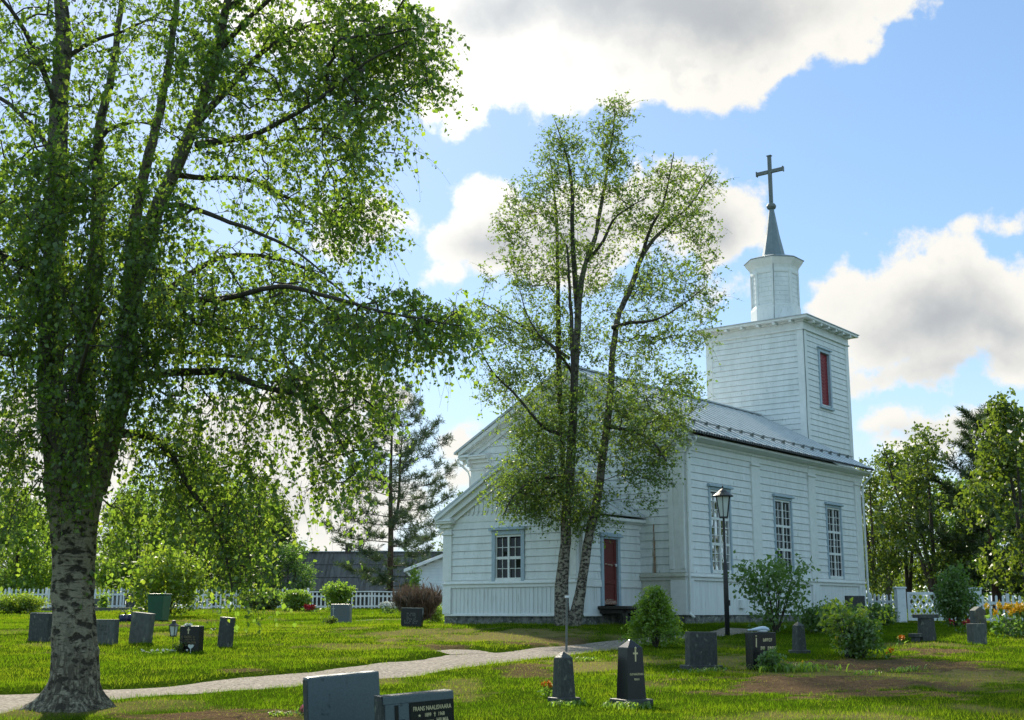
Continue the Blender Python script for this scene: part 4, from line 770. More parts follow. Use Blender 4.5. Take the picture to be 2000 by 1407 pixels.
def local(V, c): return np.asarray(V) - np.asarray(c)
def loc_tubes(l, c): return [(p - c, r) for p, r in l]

# --- the old birch in front
def old_birch():
    rg = np.random.default_rng(21); Y0 = 15.0; base = hit(140, 1384); base = np.array([base[0], base[1], base[2]])
    Y0 = base[1]
    root = thing("birch_tree", "big old weeping birch with a rough white trunk beside the gravel path", "tree", tuple(base))
    main = [(141, 1400, 0, 158), (141, 1372, 0, 128), (141, 1335, 0, 110), (144, 1280, 0, 99), (146, 1200, 0, 89), (149, 1120, 0, 85), (150, 1050, 0, 92), (150, 985, 0, 112), (150, 930, 0, 122), (152, 880, 0, 120)]
    st = [main,
          [(128, 930, -.05, 88), (108, 830, -.1, 72), (98, 740, -.1, 62), (94, 640, -.1, 56), (100, 520, -.05, 52), (110, 400, 0, 56), (116, 280, .05, 50), (120, 180, .1, 46), (124, 80, .1, 40), (112, -20, .1, 34), (96, -160, 0, 25), (90, -330, 0, 14), (92, -480, 0, 5)],
          [(158, 950, .1, 84), (158, 850, .15, 74), (160, 740, .3, 64), (172, 620, .4, 52), (180, 480, .5, 40), (184, 340, .6, 32), (186, 240, .7, 24), (215, 100, .9, 18), (230, -60, 1.1, 12), (235, -240, 1.2, 5)],
          [(172, 950, .05, 84), (200, 880, .1, 70), (226, 800, .1, 60), (244, 720, .1, 54), (252, 620, .1, 48), (276, 500, .0, 44), (318, 390, -.1, 38), (362, 290, -.1, 34), (398, 200, -.1, 29), (424, 100, -.1, 25), (444, 0, -.2, 20), (470, -140, -.2, 14), (490, -300, -.2, 5)],
          [(248, 640, .1, 36), (262, 480, .3, 32), (284, 350, .5, 27), (312, 250, .7, 24), (336, 150, .9, 20), (352, 40, 1.0, 16), (362, -90, 1.2, 11), (370, -230, 1.2, 4)]]
    limbs = [[(384, 282, -.1, 17), (430, 276, -.3, 14), (500, 262, -.6, 12), (580, 220, -.8, 10), (650, 175, -1., 8), (720, 120, -1.2, 5), (800, 80, -1.4, 3)],
             [(392, 232, 0, 18), (440, 178, .3, 14), (500, 112, .6, 11), (560, 68, .9, 9), (640, 42, 1.1, 6), (760, 40, 1.3, 3)],
             [(340, 340, 0, 14), (400, 348, .3, 11), (470, 350, .7, 9), (530, 375, 1., 8), (600, 405, 1.3, 6), (680, 450, 1.5, 3)],
             [(255, 610, .1, 18), (350, 590, -.3, 14), (450, 580, -.7, 12), (540, 562, -1., 10), (620, 575, -1.3, 9), (720, 605, -1.6, 6), (820, 625, -1.8, 4), (900, 640, -2., 2.5)],
             [(245, 745, .1, 22), (330, 730, .0, 16), (420, 728, -.2, 15), (455, 740, -.3, 17), (520, 765, -.5, 12), (590, 785, -.7, 9), (650, 840, -.8, 6), (690, 930, -.9, 3)],
             [(230, 848, .1, 20), (290, 850, .0, 16), (335, 885, -.2, 14), (370, 950, -.3, 11), (410, 1010, -.4, 8), (438, 1080, -.4, 6), (452, 1160, -.4, 3)],
             [(250, 640, .2, 16), (330, 560, .6, 13), (440, 500, 1.0, 10), (560, 510, 1.5, 8), (660, 560, 1.9, 5), (740, 640, 2.1, 3)],
             [(300, 420, -.1, 14), (345, 400, -.5, 12), (440, 430, -.9, 9), (560, 480, -1.3, 6), (640, 540, -1.5, 3)],
             [(95, 690, -.1, 16), (30, 692, -.3, 13), (-60, 690, -.6, 9), (-160, 740, -.9, 4)], [(105, 560, -.1, 14), (40, 520, -.5, 11), (-60, 470, -.9, 7), (-160, 480, -1.3, 3)],
             [(112, 320, .1, 14), (60, 250, .4, 11), (-20, 190, .8, 8), (-120, 160, 1.1, 4)], [(118, 240, 0, 13), (80, 120, -.4, 11), (30, 30, -.8, 9), (-40, -40, -1.2, 5)],
             [(122, 120, .1, 13), (180, 80, .2, 9), (240, 60, .3, 6), (300, 30, .4, 3)], [(176, 330, .5, 14), (205, 262, .6, 11), (262, 242, .7, 7), (300, 250, .8, 3)],
             [(150, 800, -.2, 12), (150, 780, -.8, 11), (160, 720, -1.5, 9), (180, 640, -2.1, 6), (200, 600, -2.6, 3)], [(160, 700, .3, 14), (150, 640, 1.2, 11), (140, 560, 2.0, 8), (130, 500, 2.6, 4)],
             [(424, 100, -.1, 14), (500, 20, -.5, 10), (600, -60, -.9, 7), (720, -100, -1.2, 4)], [(440, 20, -.2, 12), (540, -40, .3, 9), (660, -80, .8, 5), (760, -60, 1.1, 3)],
             [(246, 700, .1, 15), (300, 690, .6, 12), (400, 690, 1.2, 9), (520, 700, 1.8, 6), (620, 740, 2.2, 3)]]
    stems = [px_stem([(a, b, c, w * (.90 if s is main or b > 900 else .80)) for a, b, c, w in s], Y0, .07 if s is main else .15) for s in st]; lim = [px_stem(s, Y0) for s in limbs]
    rg2 = np.random.default_rng(3)
    for p, r in stems + lim: p += np.cumsum(rg2.normal(size=p.shape), 0) * 0.006
    B = [(560, 60, 300, 130, 150, .2, 1.9), (700, 120, 180, 110, 110, 0, 1.3), (660, 250, 150, 110, 75, -.2, 1.5), (560, 350, 200, 120, 60, .2, 1.9), (660, 420, 110, 80, 45, .8, 1.2), (760, 60, 100, 70, 44, 0, 1),
         (300, 120, 260, 220, 90, .1, 2.0), (60, 150, 170, 250, 115, 0, 1.9), (90, 420, 210, 170, 175, 0, 1.9), (120, 620, 240, 150, 150, -.3, 1.9), (330, 560, 220, 150, 100, 0, 1.8),
         (560, 640, 220, 110, 74, -.2, 1.7), (730, 630, 140, 80, 62, -1.2, 1.0), (850, 630, 80, 60, 34, -1.7, .7), (640, 760, 140, 80, 56, -.6, 1.1), (650, 880, 70, 120, 36, -.8, .7),
         (430, 660, 180, 100, 48, .2, 1.6), (520, 540, 170, 70, 42, .3, 1.7), (400, 830, 160, 110, 60, -.2, 1.1), (440, 950, 130, 120, 54, -.3, .9), (470, 1060, 90, 90, 28, -.4, .6), (330, 930, 110, 100, 28, -.1, .9),
         (20, 780, 110, 150, 60, -.4, 1.3), (10, 950, 90, 110, 26, -.6, 1.0), (165, 790, 110, 120, 40, -1.0, .5), (150, 930, 80, 70, 12, -.8, .2), (240, 700, 100, 80, 44, -.9, .6), (-140, 500, 160, 420, 90, 0, 2.0), (200, -140, 420, 150, 160, 0, 2.2), (560, -120, 260, 110, 80, 0, 1.8), (240, 350, 160, 160, 45, .4, 1.9), (250, 1010, 60, 70, 12, .2, .7), (110, 480, 90, 220, 60, -1.1, .5), (290, 480, 90, 200, 55, -1.1, .5), (390, 180, 90, 160, 40, -1.0, .5)]
    A = anchors_px(B, Y0, rg); ctr = at(240, 450, Y0)
    tb = grow(stems + lim, A, rg, arch=0.16, up=0.15, rtip=0.0040, step=0.2)
    tw, V, Fc, rn = twigs_leaves(A, rg, 6, 0.40, 0.8, 8, 0.054, 0.045, ctr, 0.09, 0.7, 0.0026, lsd=.36)
    # trunk with a flared, lobed foot
    p, r = stems[0]; n = 96; rings = []
    for i in range(len(p)):
        z = p[i, 2] - base[2]; fl = 0.095 * max(0, 1 - z / 0.42) ** 2.2
        tq = np.arange(n) * 12.0 / n; rr = r[i] * (0.96 + 0.05 * np.sin(np.arange(n) * 2 * math.pi / n * 3 + 1 + z) + 0.15 * (vnoise(tq, np.full(n, z * 1.1), 71) - .5) + 0.10 * (vnoise(tq * 2.2, np.full(n, z * 4), 72) - .5)) 
        th = np.arange(n) * 2 * math.pi / n
        rr = rr + fl * (0.4 + np.maximum(0, np.cos(th * 3.5 + .6)) ** 2 * 1.5 + 0.8 * np.maximum(0, np.cos(th - .1)) ** 6 + 0.9 * np.maximum(0, np.cos(th - 3.3)) ** 6)
        rings.append(np.stack([p[i, 0] + rr * np.cos(th), p[i, 1] + rr * np.sin(th), np.full(n, p[i, 2])], 1) - base)
    Vt = np.concatenate(rings); k = np.arange(len(rings) - 1)[:, None] * n; ii = np.arange(n)[None, :]; jj = (ii + 1) % n
    Ft = np.stack([k + ii, k + jj, k + n + jj, k + n + ii], -1).reshape(-1, 4)
    Vs, Fs = tubes_np(loc_tubes(stems[1:], base), 14); Ft = np.concatenate([Ft, Fs + len(Vt)]); Vt = np.concatenate([Vt, Vs])
    link("trunk", arr_mesh(Vt, Ft, name="trunk"), MT['birch'], root, True)
    tube_obj("branches", loc_tubes(lim + tb, base), MT['bark'], root, 6); tube_obj("twigs", loc_tubes(tw, base), MT['bark'], root, 3)
    link("crown", arr_mesh(local(V, base), Fc, rn, "crown"), MT['birchleaf'], root)
old_birch()

# --- the slender group of birch stems before the vestry
def slender_birch():
    rg = np.random.default_rng(33); base = hit(1112, 1222); Y0 = base[1]
    root = thing("birch_tree", "slender birch of several tall light-leaved stems growing before the vestry corner", "tree", tuple(base))
    st = [[(1110, 1236, 0, 74), (1105, 1222, 0, 52), (1099, 1198, 0, 41), (1097, 1150, 0, 36), (1103, 1080, 0, 28), (1107, 1000, 0, 27), (1112, 920, 0, 25), (1116, 840, 0, 23), (1120, 740, 0, 21), (1125, 640, 0, 19), (1131, 560, 0, 16), (1143, 510, .1, 13), (1160, 465, .3, 10), (1173, 410, .4, 8), (1184, 340, .5, 6), (1198, 270, .5, 4), (1206, 205, .5, 1.5)],
          [(1127, 600, 0, 12), (1122, 520, -.2, 11), (1119, 440, -.4, 9), (1120, 370, -.5, 7), (1110, 300, -.5, 4), (1092, 235, -.5, 1.5)],
          [(1105, 980, 0, 15), (1100, 880, .3, 13), (1094, 760, .5, 12), (1091, 640, .6, 10), (1089, 540, .7, 8), (1086, 440, .7, 6), (1078, 360, .7, 3), (1070, 310, .7, 1.5)],
          [(1113, 930, 0, 12), (1117, 800, -.3, 10), (1112, 640, -.5, 8), (1106, 560, -.6, 6), (1102, 480, -.6, 4)],
          [(1116, 1236, -.05, 64), (1120, 1218, -.1, 46), (1127, 1195, -.1, 34), (1140, 1130, -.1, 25), (1152, 1060, -.1, 24), (1166, 985, -.1, 23), (1180, 880, -.1, 21), (1190, 780, 0, 19), (1198, 690, 0, 17), (1210, 610, .1, 15), (1232, 560, .2, 12), (1250, 510, .3, 10), (1272, 470, .4, 8), (1310, 430, .6, 6), (1350, 390, .8, 4), (1392, 320, 1., 1.5)],
          [(1252, 505, .3, 8), (1268, 450, .2, 7), (1290, 400, .1, 5), (1305, 340, 0, 3), (1312, 295, 0, 1.5)], [(1143, 515, .1, 9), (1178, 475, -.2, 7), (1200, 430, -.4, 5), (1240, 400, -.7, 3), (1270, 385, -.9, 1.5)],
          [(1196, 640, 0, 9), (1230, 630, -.4, 7), (1280, 625, -.8, 5), (1330, 600, -1.2, 3), (1380, 560, -1.5, 1.5)], [(1186, 835, -.1, 9), (1230, 842, -.4, 7), (1270, 858, -.7, 5), (1300, 900, -.9, 3)],
          [(1104, 850, 0, 9), (1060, 830, -.4, 7), (1010, 770, -.7, 5), (960, 720, -1., 3), (930, 660, -1.1, 1.5)], [(1112, 700, 0, 8), (1060, 660, .5, 6), (1000, 620, .9, 4), (945, 590, 1.1, 2)],
          [(1108, 930, 0, 9), (1060, 935, -.6, 7), (1010, 960, -1., 4), (980, 1010, -1.2, 2)], [(1118, 730, 0, 7), (1090, 690, -.8, 5), (1040, 640, -1.3, 3), (1010, 560, -1.5, 1.5)]]
    stems = [px_stem([(a, b, c, w * (.74 if w > 12 else 1)) for a, b, c, w in s], Y0, 0.2) for s in st]; rg2 = np.random.default_rng(8)
    for p, r in stems: p += np.cumsum(rg2.normal(size=p.shape), 0) * 0.008
    B = [(1195, 250, 45, 55, 45, .5, .5), (1180, 330, 65, 70, 70, .4, .9), (1100, 290, 42, 50, 42, -.5, .5), (1085, 370, 70, 70, 70, 0, 1.1), (1030, 400, 60, 50, 26, 0, 1), (1310, 350, 45, 40, 30, .1, .5), (1370, 370, 40, 50, 24, .9, .4), (1310, 430, 80, 70, 60, .4, 1), (1370, 480, 45, 60, 25, .5, .9),
         (1230, 430, 90, 80, 70, 0, 1.3), (1090, 480, 100, 90, 90, .1, 1.3), (1000, 440, 45, 50, 20, 0, .8), (1000, 530, 55, 60, 34, .2, 1), (1150, 560, 130, 80, 70, 0, 1.4), (1300, 560, 95, 70, 75, 0, 1.5), (1370, 590, 45, 60, 26, -.4, .9), (1010, 640, 90, 60, 70, .3, 1.3), (940, 650, 40, 60, 24, .6, .7),
         (1080, 680, 100, 80, 90, .2, 1.4), (1200, 660, 100, 70, 60, .1, 1.4), (1310, 660, 80, 50, 50, -.3, 1.3), (980, 740, 60, 50, 36, -.6, .8), (1090, 790, 130, 80, 165, 0, 1.5), (1250, 780, 110, 80, 125, 0, 1.5), (1330, 770, 50, 60, 30, 0, 1), (1070, 880, 110, 80, 180, -.2, 1.4), (1230, 860, 110, 70, 115, -.1, 1.4), (1020, 960, 80, 60, 110, -.5, 1.2), (1110, 970, 90, 55, 110, -.1, 1.1), (1250, 930, 60, 60, 40, -.3, .8), (1160, 1010, 50, 30, 16, -.2, .5)]
    A = anchors_px(B, Y0, rg)
    tb = grow(stems, A, rg, arch=-0.02, up=0.9, rtip=0.0045, step=0.3, expo=0.34)
    tw, V, Fc, rn = twigs_leaves(A, rg, 6, 0.40, 0.2, 7, 0.062, 0.046, at(1150, 900, Y0), 0.11, 0.2, 0.0034, lsd=.36)
    tube_obj("trunk", loc_tubes(stems[:1] + stems[4:5], base), MT['birch2'], root, 14); tube_obj("branches", loc_tubes(stems[1:4] + stems[5:] + tb, base), MT['bark'], root, 6); tube_obj("twigs", loc_tubes(tw, base), MT['bark'], root, 3)
    link("crown", arr_mesh(local(V, base), Fc, rn, "crown"), MT['birchleaf2'], root)
slender_birch()

# --- pines
def needle_tufts(P, D, rg, n, l, w):
    m = len(P) * n; ax = unit(np.repeat(D, n, 0) * 0.9 + rg.normal(size=(m, 3)) * 0.75); pos = np.repeat(P, n, 0) + np.repeat(D, n, 0) * (rg.random((m, 1)) - .6) * l * 1.3
    V, Fc = leaf_quads(pos, ax, l * (0.6 + 0.6 * rg.random(m)), w, rg, 0.0); return V, Fc, np.repeat(np.clip(np.repeat(rg.random(len(P)), n) * .6 + .4 * rg.random(m), 0, 1), 4)
def pine(name, label, base, H, spread, seed, twin=False, nb=64, tuft=30):
    rg = np.random.default_rng(seed); base = np.asarray(base, float); root = thing(name, label, "tree", tuple(base))
    stem = resample([(0, 0, -.1), (.03, 0, H * .3), (-.05, 0, H * .6), (0.02, 0, H * .97)], [.034 * H ** .5 * 1.75, .09 * H ** .5 * .5, .03 * H ** .5, .01], .25); tubes = [stem]; tips, dirs = [], []
    if twin: tubes.append(resample([(.02, 0, H * .34), (.42, .1, H * .48), (.5, .1, H * .7), (.62, .15, H * .84)], [.10, .085, .055, .012], .25))
    for k in range(nb):
        t = 0.10 + 0.87 * (k + rg.random()) / nb; a = k * 2.4 + rg.normal() * .3; src = tubes[1] if (twin and k % 3 == 0 and t > .45) else stem
        z = t * H; i = int(np.argmin(abs(src[0][:, 2] - z))); p = src[0][i]
        L = spread * (1.0 - 0.78 * max(0, (t - .35) / .65) ** 1.2) * (0.55 + 0.45 * min(1, t / .3)) * (0.65 + .5 * rg.random()); d = np.array([math.cos(a), math.sin(a), 0])
        rise = (-0.12 + 0.75 * t) * L
        q = resample([p, p + d * L * .35 + (0, 0, rise * .2), p + d * L * .72 + (0, 0, rise * .55), p + d * L + (0, 0, rise + .12 * L)], [.026 + .02 * (1 - t), .02, .013, .005], .25); tubes.append(q)
        for j in range(int(len(q[0]) * .35), len(q[0])):
            for _ in range(3):
                sd_ = unit(d * .5 + rg.normal(size=3) * np.array([1, 1, .35]) + (0, 0, .3)); e = q[0][j] + sd_ * (0.25 + .4 * rg.random()) * min(1, L / 1.5); tubes.append((np.stack([q[0][j], (q[0][j] + e) / 2 + (0, 0, -.02), e]), np.array([.009, .007, .004]))); tips.append(e); dirs.append(unit(sd_ + (0, 0, .6))); 
                if rg.random() < .6: tips.append((q[0][j] + e) / 2); dirs.append(unit(sd_ + (0, 0, .7)))
        tips.append(q[0][-1]); dirs.append(unit(d + (0, 0, .6)))
    for k in range(8): tips.append(np.array([rg.normal() * .12, rg.normal() * .12, H * (.93 + .07 * rg.random())])); dirs.append(np.array([0, 0, 1.]))
    V, Fc, rn = needle_tufts(np.array(tips), np.array(dirs), rg, tuft, .30, .036)
    tube_obj("trunk", tubes[:2 if twin else 1], MT['pinebark'], root, 10); tube_obj("branches", tubes[2 if twin else 1:], MT['bark'], root, 5); link("crown", arr_mesh(V, Fc, rn, "crown"), MT['pineneedle'], root); return root
b = at(760, 1178, 74.0); b[2] = base_h(b[0], b[1]) - .1
pine("pine_tree", "dark pine standing alone in front of the long grey roof", b, 12.8, 4.0, 5, True, 54, 17)
b = hit(1915, 1196); b = at(1945, 1180, 58.0); b[2] = base_h(b[0], b[1]) - .3
pine("pine_tree", "tall dark pine rising above the broadleaf trees at the right", b, 9.6, 2.6, 9, False, 40)

# --- broadleaf trees of the surrounding wood: a few prototypes, copied with their trunks and crowns
def wood_tree(name, H, W, seed, nblob, na, leaf=.15, mat='woodleaf', open_=False, k=5, nl=5):
    rg = np.random.default_rng(seed); root = bpy.data.objects.new(name, None); COL.objects.link(root)
    ns_ = 3 if open_ else 2; stems = []
    for s in range(ns_):
        a = rg.random() * 6.28; o = W * .16 * s; stems.append(resample([(0.05 * s, 0, -.2), (o * .4 * math.cos(a), o * .4 * math.sin(a), H * .3), (o * math.cos(a), o * math.sin(a), H * .62), (1.4 * o * math.cos(a + .3), 1.4 * o * math.sin(a + .3), H * .95)], [.017 * H / (1 + .3 * s), .012 * H, .008 * H, .01], .3))
    A = []
    for i in range(nblob):
        t = (i + .5) / nblob; z = H * (.22 + .76 * t); rad = W * (.5 * math.sin(math.pi * min(1, .18 + .80 * t)) ** .8); a = rg.random() * 6.28; c = np.array([math.cos(a) * rad * .62, math.sin(a) * rad * .62, z]); r = W * (.16 + .12 * rg.random())
        v = unit(rg.normal(size=(na, 3))) * rg.random((na, 1)) ** .4; A.append(c + v * np.array([r, r, r * .8]))
    A = np.concatenate(A); A[:, 2] = np.maximum(A[:, 2], H * .12)
    tb = grow(stems, A, rg, arch=0.0, up=.6, rtip=.006, step=.4, expo=.38)
    _, V, Fc, rn = twigs_leaves(A, rg, k, .5, .25, nl, leaf, leaf * .8, np.array([0, 0, H * .5]), .16, .3, tubes=False)
    tube_obj("trunk", stems, MT['bark'], root, 8); tube_obj("branches", tb, MT['bark'], root, 4); link("crown", arr_mesh(V, Fc, rn, "crown"), MT[mat], root); return root
def place_copy(src, px, py, Y, s, label, group, rz, zs=1.0, cat="tree", first=[None], zoff=-.15):
    if src.get('used'):
        o = src.copy(); COL.objects.link(o)
        for c in src.children: d = c.copy(); COL.objects.link(d); d.parent = o
    else: o = src
    o['used'] = 1; p = at(px, py, Y); o.location = (p[0], p[1], float(base_h(p[0], p[1])) + zoff); o.rotation_euler = (0, 0, rz); o.scale = (s, s, s * zs); tag(o, label, cat, group); return o
tA = wood_tree("broadleaf_tree", 8.0, 5.2, 51, 24, 15, .17); tB = wood_tree("broadleaf_tree", 8.0, 4.2, 52, 20, 13, .14, 'woodleaf', True); tC = wood_tree("broadleaf_tree", 7.0, 5.6, 53, 26, 17, .16, 'midleaf'); tD = wood_tree("leafy_tree", 6.0, 4.4, 54, 22, 22, .14, 'brightleaf')
GR = "trees beyond the churchyard fence"
for (src, px, Y, s, zs, lab) in [
    (tB, 1712, 62, .86, 1.05, "loose leafy tree just right of the church corner"), (tA, 1775, 64, .95, 1.05, "bushy tree with dark trunk behind the lattice gate"), (tB, 1830, 60, 1.08, 1.0, "tall airy birch-like tree right of the lattice gate"), (tC, 1885, 66, .92, 1.0, "dense shadowed tree between airy tree and pine"),
    (tA, 2010, 50, .98, 1.08, "large fresh-green tree at the right edge of the photo"), (tC, 1955, 72, 1.0, 1.0, "dark tree mass behind the tall pine"), (tB, 1735, 78, 1.0, .9, "pale far tree behind the church corner trees"),
    (tA, 2120, 56, 1.1, 1.0, "tree beyond the right edge, outermost of its row"),
    (tC, -10, 82, .88, 1.0, "low dark tree at the far left edge behind the picket fence"), (tA, 60, 86, .80, 1.0, "rounded tree behind the left picket fence, left of the old birch"), (tB, 235, 84, .95, 1.0, "airy tree behind the fence, just right of the old birch trunk"), (tA, 330, 90, 1.0, 1.05, "tree behind the yellow-green bush and green bin"),
    (tC, 420, 88, .98, 1.0, "dense tree behind the hanging birch branches"), (tB, 500, 84, .98, 1.1, "tall airy tree left of the long grey roof"), (tD, 262, 76, 1.15, 1.0, "fresh-green tree behind the fence, directly right of the old birch trunk"), (tA, 375, 80, 1.15, 1.0, "full green tree behind the middle of the yellow-green bush"), (tD, 455, 82, 1.25, 1.0, "bright green tree behind the hanging birch curtain"), (tA, 525, 86, 1.0, .9, "rounded green tree just left of the long grey roof"), (tD, 25, 76, 1.1, 1.0, "bright low tree behind the golden shrub at the left edge"), (tC, 560, 78, .60, .9, "rounded low tree at the left end of the long grey roof"), (tB, 906, 92, 1.02, 1.0, "thin far tree showing between the pine and church eaves"), (tA, -120, 80, 1.0, 1.0, "tree beyond the left edge of the churchyard")]:
    place_copy(src, px, 1190, Y, s, lab, GR, px * .7, zs)
# trees to the right of the view, which the side windows mirror
for (src, X, Y, s) in [(tA, 34, 42, 1.1), (tC, 30, 36, 1.0), (tA, 40, 50, 1.2), (tB, 33, 55, 1.2)]:
    o = src.copy(); COL.objects.link(o)
    for c in src.children: d = c.copy(); COL.objects.link(d); d.parent = o
    o.location = (X, Y, float(base_h(X, Y)) - .2); o.scale = (s, s, s); o.rotation_euler = (0, 0, X); tag(o, "tree standing on the right outside the churchyard view", "tree", GR)
# far wood: one mass
def far_wood():
    rg = np.random.default_rng(77); n = 2600; X = rg.uniform(-110, 130, n); Y = rg.uniform(125, 160, n); h = 3.2 + 2.6 * fbm(X * .08, Y * .0, 5) + 1.2 * vnoise(X * .5, X * 0, 6)
    A = np.stack([X, Y, base_h(X, Y) + h * rg.random(n) ** .7], -1); _, V, Fc, rn = twigs_leaves(A, rg, 5, .9, .2, 4, .55, .42, None, .5, .2, tubes=False)
    tag(link("distant_wood", arr_mesh(V, Fc, rn, "distant_wood"), MT['woodleaf']), "far wood closing the horizon behind the churchyard", kind='stuff')
far_wood()
# ------------------------------------------------------------------ gravestones
def text_part(parent, s, size, x, z, y, m, name="inscription", sx=1.0, align='CENTER'):
    cu = bpy.data.curves.new("t", 'FONT'); cu.body = s; cu.size = size; cu.align_x = align; cu.align_y = 'CENTER'; cu.extrude = .0012; cu.resolution_u = 2; cu.offset = size * 0.012
    o = bpy.data.objects.new("t", cu); COL.objects.link(o); dg = bpy.context.evaluated_depsgraph_get(); me = bpy.data.meshes.new_from_object(o.evaluated_get(dg)); bpy.data.objects.remove(o)
    for v in me.vertices: a, b, c = v.co; v.co = (x + a * sx, y - c, z + b)
    me.materials.clear(); return link(name, me, m, parent)
def cut_rows(parent, rows, y, m, seed=1, name="inscription"):
    """worn, unreadable lines of small letters: (x centre, z, width, letter height)"""
    rn = random.Random(seed); mb = MB()
    for xc, z, w, h in rows:
        mb.cut()
        x = xc - w / 2
        while x < xc + w / 2 - h * .4:
            lw = h * rn.uniform(.45, .7)
            if rn.random() > .16:
                t = h * .2; k = rn.randrange(5)
                mb.box(x, x + t, y - .002, y + .01, z - h / 2, z + h / 2)
                if k in (0, 1, 3): mb.box(x + t, x + lw, y - .002, y + .01, z + h / 2 - t, z + h / 2)
                if k in (0, 2): mb.box(x + t, x + lw, y - .002, y + .01, z - t / 2, z + t / 2)
                if k in (2, 3, 4): mb.box(x + t, x + lw, y - .002, y + .01, z - h / 2, z - h / 2 + t)
                if k in (1, 4): mb.box(x + lw - t, x + lw, y - .002, y + .01, z - h / 2 + t, z + h / 2 - t)
            x += lw + h * .22
    return mb.build(name, m, parent)
def cross_part(parent, x, z, h, w, t, y, m, arm=.68, name="cross"):
    mb = MB(); mb.box(x - t / 2, x + t / 2, y - .004, y + .01, z - h / 2, z + h / 2); za = z - h / 2 + h * arm
    mb.box(x - w / 2, x - t / 2, y - .004, y + .01, za - t / 2, za + t / 2); mb.box(x + t / 2, x + w / 2, y - .004, y + .01, za - t / 2, za + t / 2); return mb.build(name, m, parent)
GS = "gravestones in the churchyard"
def stone(label, pxl, pxr, pyt, pyb, yaw, d, m, shape='slab', roll=0.0, lean=0.0, taper=0.0, name="gravestone", base=None, Y=None, bev=.012):
    cxp = (pxl + pxr) / 2; p = hit(cxp, pyb) if Y is None else None
    if p is None: q = at(cxp, pyb, Y); p = np.array([q[0], Y, float(base_h(q[0], Y))])
    s = (p[1] * math.cos(PITCH) + p[2] * math.sin(PITCH)) / F_PX; th = R(yaw)
    if shape in ('obelisk',): d = (pxr - pxl) * s / (abs(math.sin(th)) + math.cos(th)); w = d
    else: w = ((pxr - pxl) * s - d * abs(math.sin(th))) / math.cos(th)
    H = p[2] * 0 + ((pyb - pyt) * s if Y is None else at(cxp, pyt, Y)[2] - p[2])
    root = thing(name, label, "gravestone", tuple(p), th, GS); root.rotation_euler = (R(lean), -R(roll), th)
    mb = MB(); g = -.12; hw, hd = w / 2, d / 2; tp = 1 - taper
    if shape == 'slab': mb.hexa([(-hw, -hd, g), (hw, -hd, g), (hw, hd, g), (-hw, hd, g), (-hw * tp, -hd, H), (hw * tp, -hd, H), (hw * tp, hd, H), (-hw * tp, hd, H)])
    elif shape == 'arch':
        n = 12; pr = [(-hw, g), (hw, g)] + [(hw * math.cos(t), H * .74 + H * .26 * math.sin(t)) for t in np.linspace(0.0, math.pi, n)]; mb.prism(pr, 1, -hd, hd)
    elif shape == 'gable': mb.prism([(-hw, g), (hw, g), (hw * tp, H * .86), (0, H), (-hw * tp, H * .86)], 1, -hd, hd)
    elif shape == 'obelisk':
        a = hw * (1 - taper); mb.rings([[(-hw, -hw, g), (hw, -hw, g), (hw, hw, g), (-hw, hw, g)], [(-a, -a, H * .88), (a, -a, H * .88), (a, a, H * .88), (-a, a, H * .88)], [(-a * .12, -a * .12, H), (a * .12, -a * .12, H), (a * .12, a * .12, H), (-a * .12, a * .12, H)]])
    elif shape == 'hip': mb.hexa([(-hw * .86, -hd * .8, g), (hw * .86, -hd * .8, g), (hw * .86, hd * .8, g), (-hw * .86, hd * .8, g), (-hw * .82, -hd * .75, H * .72), (hw * .82, -hd * .75, H * .72), (hw * .82, hd * .75, H * .72), (-hw * .82, hd * .75, H * .72)])
    elif shape == 'pedestal': mb.rings([[(-hw * .72, -hd * .72, g), (hw * .72, -hd * .72, g), (hw * .72, hd * .72, g), (-hw * .72, hd * .72, g)], [(-hw * .60, -hd * .6, H - .09), (hw * .60, -hd * .6, H - .09), (hw * .60, hd * .6, H - .09), (-hw * .60, hd * .6, H - .09)]])
    body = mb.build("slab" if shape not in ('obelisk', 'pedestal') else "shaft", m, root, bevel=bev)
    if shape == 'hip':
        mb = MB(); mb.rings([[(-hw, -hd, H * .721), (hw, -hd, H * .721), (hw, hd, H * .721), (-hw, hd, H * .721)], [(-hw, -hd, H * .80), (hw, -hd, H * .80), (hw, hd, H * .80), (-hw, hd, H * .80)], [(-hw * .45, -hd * .2, H), (hw * .45, -hd * .2, H), (hw * .45, hd * .2, H), (-hw * .45, hd * .2, H)]]); mb.build("cap", m, root, bevel=.01)
    if shape == 'pedestal': mb = MB(); mb.box(-hw, hw, -hd, hd, H - .088, H); mb.build("cap", m, root, bevel=.012)
    if base: mb = MB(); mb.box(-hw - base[0], hw + base[0], -hd - base[0], hd + base[0], -.15, base[1]); mb.build("base", m if len(base) < 3 else base[2], root, bevel=.015)
    return root, w, H, d
